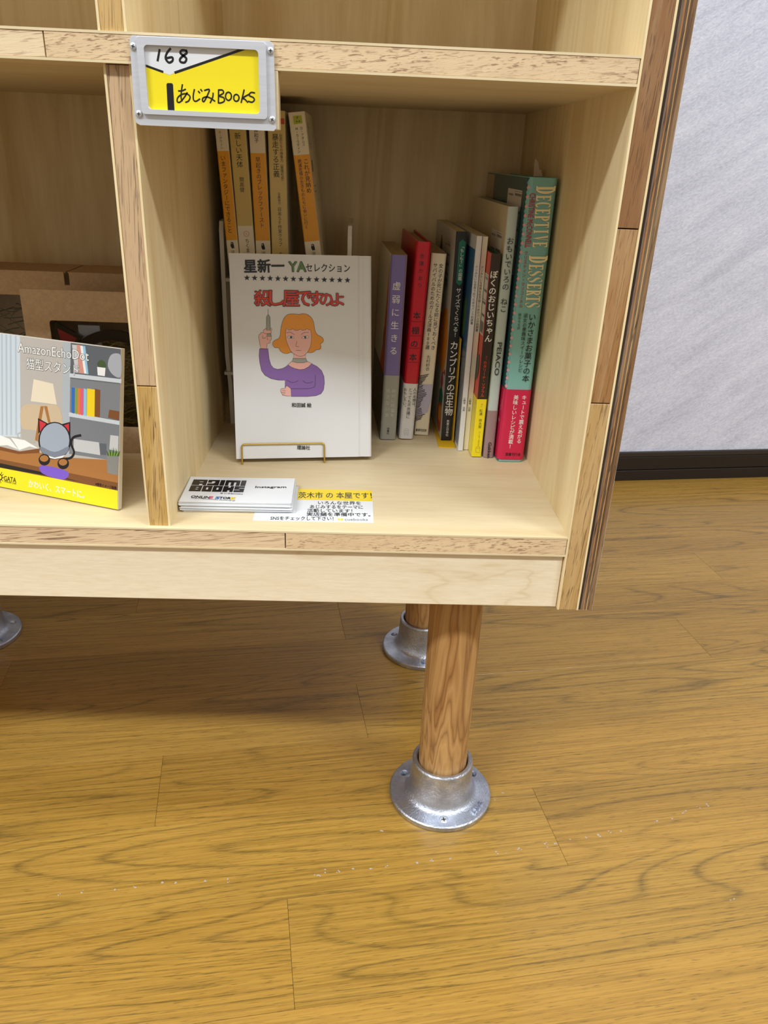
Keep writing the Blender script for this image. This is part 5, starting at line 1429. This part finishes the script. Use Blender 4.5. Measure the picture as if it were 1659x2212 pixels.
# ================================================================== left cubby
SU = Vector((math.cos(-.353), math.sin(-.353), 0)); SN = Vector((-SU.y, SU.x, 0)); sl = math.radians(11.14)
SV = SN * math.sin(sl) + Vector((0, 0, math.cos(sl))); SB = SN * math.cos(sl) - Vector((0, 0, math.sin(sl)))
so = Vector((-.3642, .03, ZS + .0011))
root = empty('photo_panel', None, 'small standing advertising panel with a cat eared speaker picture and yellow foot', 'sign', None, frame(so, SU, SB, SV))
mb = MB(); mb.bevbox(-.150, .0003, 0, .0048, 0, .1297, plain('foam_board', 'd9d2c6', .6), .0003); mb.build('board', root)
mb = MB()
bgp = [('p', 's_curtain', [(-150, 0.3), (-116, 0.3), (-116, 129.4), (-150, 129.4)], 0), rect('yellow', -150, .3, -119, 19), rect('s_wood', -150, 19, -119, 36)]
printing(mb, bgp + ART['sign'], lambda u, v, d: (u / 1000, -d, v / 1000))
tag(mb.build('picture', root, fixn=False), 'glossy printed picture')

def straw(name, x0, x1, y0, y1, z0, z1, n, seed, lab, cols=('b9a877', '8f8a4c')):
    rnd = random.Random(seed); mb = MB()
    for i in range(n):
        p = Vector((rnd.uniform(x0, x1), rnd.uniform(y0, y1), rnd.uniform(z0, z1))); a = rnd.uniform(0, 6.28); e = rnd.uniform(-.6, .6)
        d = Vector((math.cos(a) * math.cos(e), .25 * math.sin(a), math.sin(e)))
        cv = Vector((rnd.gauss(0, 1), rnd.gauss(0, .3), rnd.gauss(0, 1))) * 14
        pts = []
        for k in range(9):
            pts.append(p.copy()); p += d.normalized() * .0055; d += cv * .0055
            p = Vector((min(x1, max(x0, p.x)), min(y1, max(y0, p.y)), min(z1, max(z0, p.z))))
        w_ = rnd.uniform(.0003, .0007)
        v = [];
        for q in pts: v += [(q.x, q.y, q.z - w_), (q.x, q.y - w_ * .6, q.z + w_)]
        mb.add(v, [(2 * k, 2 * k + 1, 2 * k + 3, 2 * k + 2) for k in range(8)], plain('straw_' + cols[i % 2], cols[i % 2], .6))
    o = mb.build(name, None, fixn=False); o.location = (0, 0, ZS)
    return tag(o, lab, 'straw', None, 'stuff')
def window_box(x0, x1, y0, y1, h, wx0, wx1, wz0, wz1, label, slit=None, drop=0.0):
    root = empty('kraft_box', ((x0 + x1) / 2, y0, ZS + .0002), label, 'box')
    k = kraft(); c = .0012; ox = (x0 + x1) / 2
    X0, X1 = x0 - ox, x1 - ox
    win = rrect(wx0 - ox, wx1 - ox, wz0, wz1, .003)
    mb = MB()
    out = [(X0, 0), (X1, 0), (X1, h), (X0, h)]
    if slit:
        s = slit - ox
        out = [(X0, 0), (X1, 0), (X1, h), (s + .0025, h), (s + .0025, h - .0125), (s - .0025, h - .0125), (s - .0025, h), (X0, h)]
    mb.prism(out, lambda u, v, d: (u, d, v), 0, c, k, [win]); mb.build('front_panel', root)
    mb = MB(); mb.box(wx0 - ox - .004, wx1 - ox + .004, c + .0001, c + .0003, wz0 - .004, wz1 + .004, clear_film()); mb.build('window_film', root)
    dp_ = y1 - y0; h -= drop
    mb = MB()
    mb.box(X0, X0 + c, c, dp_, 0, h, k); mb.box(X1 - c, X1, c, dp_, 0, h, k); mb.box(X0 + c, X1 - c, dp_ - c, dp_, 0, h, k); mb.box(X0 + c, X1 - c, c, dp_ - c, 0, c, k)
    mb.build('tray', root)
    mb = MB()
    if slit: mb.box(X0 + c, s - .0012, c, dp_ - c, h - c, h, k); mb.box(s + .0012, X1 - c, c, dp_ - c, h - c, h, k)
    else: mb.box(X0 + c, X1 - c, c, dp_ - c, h - c, h, k)
    mb.build('lid', root)
    return root
window_box(-.4735, -.3360, .164, .222, .1525, -.4510, -.3585, .026, .1255, 'kraft cardboard gift box with a clear window, behind the advertising panel', None, .014)
window_box(-.5830, -.3400, .250, .306, .1556, -.5630, -.3600, .030, .1320, 'wide kraft box with a slit in its lid, behind the nearer gift box', -.4615)
straw('straw_filling', -.440, -.362, .174, .212, .006, .104, 420, 3, 'shredded straw packing inside the nearer windowed gift box')
straw('straw_filling', -.556, -.480, .258, .296, .006, .115, 160, 7, 'shredded straw packing inside the wide kraft box', ('5f5a3a', '4a4a2c'))
# black cat shaped speaker stand lying in the nearer box
cs = empty('cat_stand', (-.398, .1724, ZS + .064), 'black ring shaped cat stand with red and pink ears inside the gift box', 'stand')
bkp = plain('black_acrylic', '0c0b0d', .3)
ring_o = [(.050 * math.cos(2 * PI * i / 40), .053 * math.sin(2 * PI * i / 40)) for i in range(40)]
ring_i = [(.0405 * math.cos(2 * PI * i / 40), .0435 * math.sin(2 * PI * i / 40)) for i in range(40)]
mb = MB(); mb.prism(ring_o, lambda u, v, d: (u, d, v), -.0015, .0015, bkp, [ring_i])
mb.build('ring', cs)
for sx in (-1, 1):
    mb = MB(); mb.prism([(sx * .047, .022), (sx * .050, .060), (sx * .026, .047)], lambda u, v, d: (u, d, v), -.0048, -.002, bkp)
    e = mb.build('ear', cs)
    mb = MB(); mb.prism([(sx * .0445, .030), (sx * .0475, .054), (sx * .031, .0455)] if sx < 0 else [(.049, .028), (.0488, .056), (.024, .046), (.034, .034)], lambda u, v, d: (u, d, v), -.0056, -.0049, plain('ear_red', 'a81f28', .4) if sx < 0 else plain('ear_pink', 'd8506e', .4))
    mb.build('ear_insert', e)
mb = MB(); mb.bevbox(-.032, -.012, .003, .006, .034, .056, plain('card_grey', 'b9bcc8', .5), .0005); tag(mb.build('instruction_card', cs), 'folded pale paper')
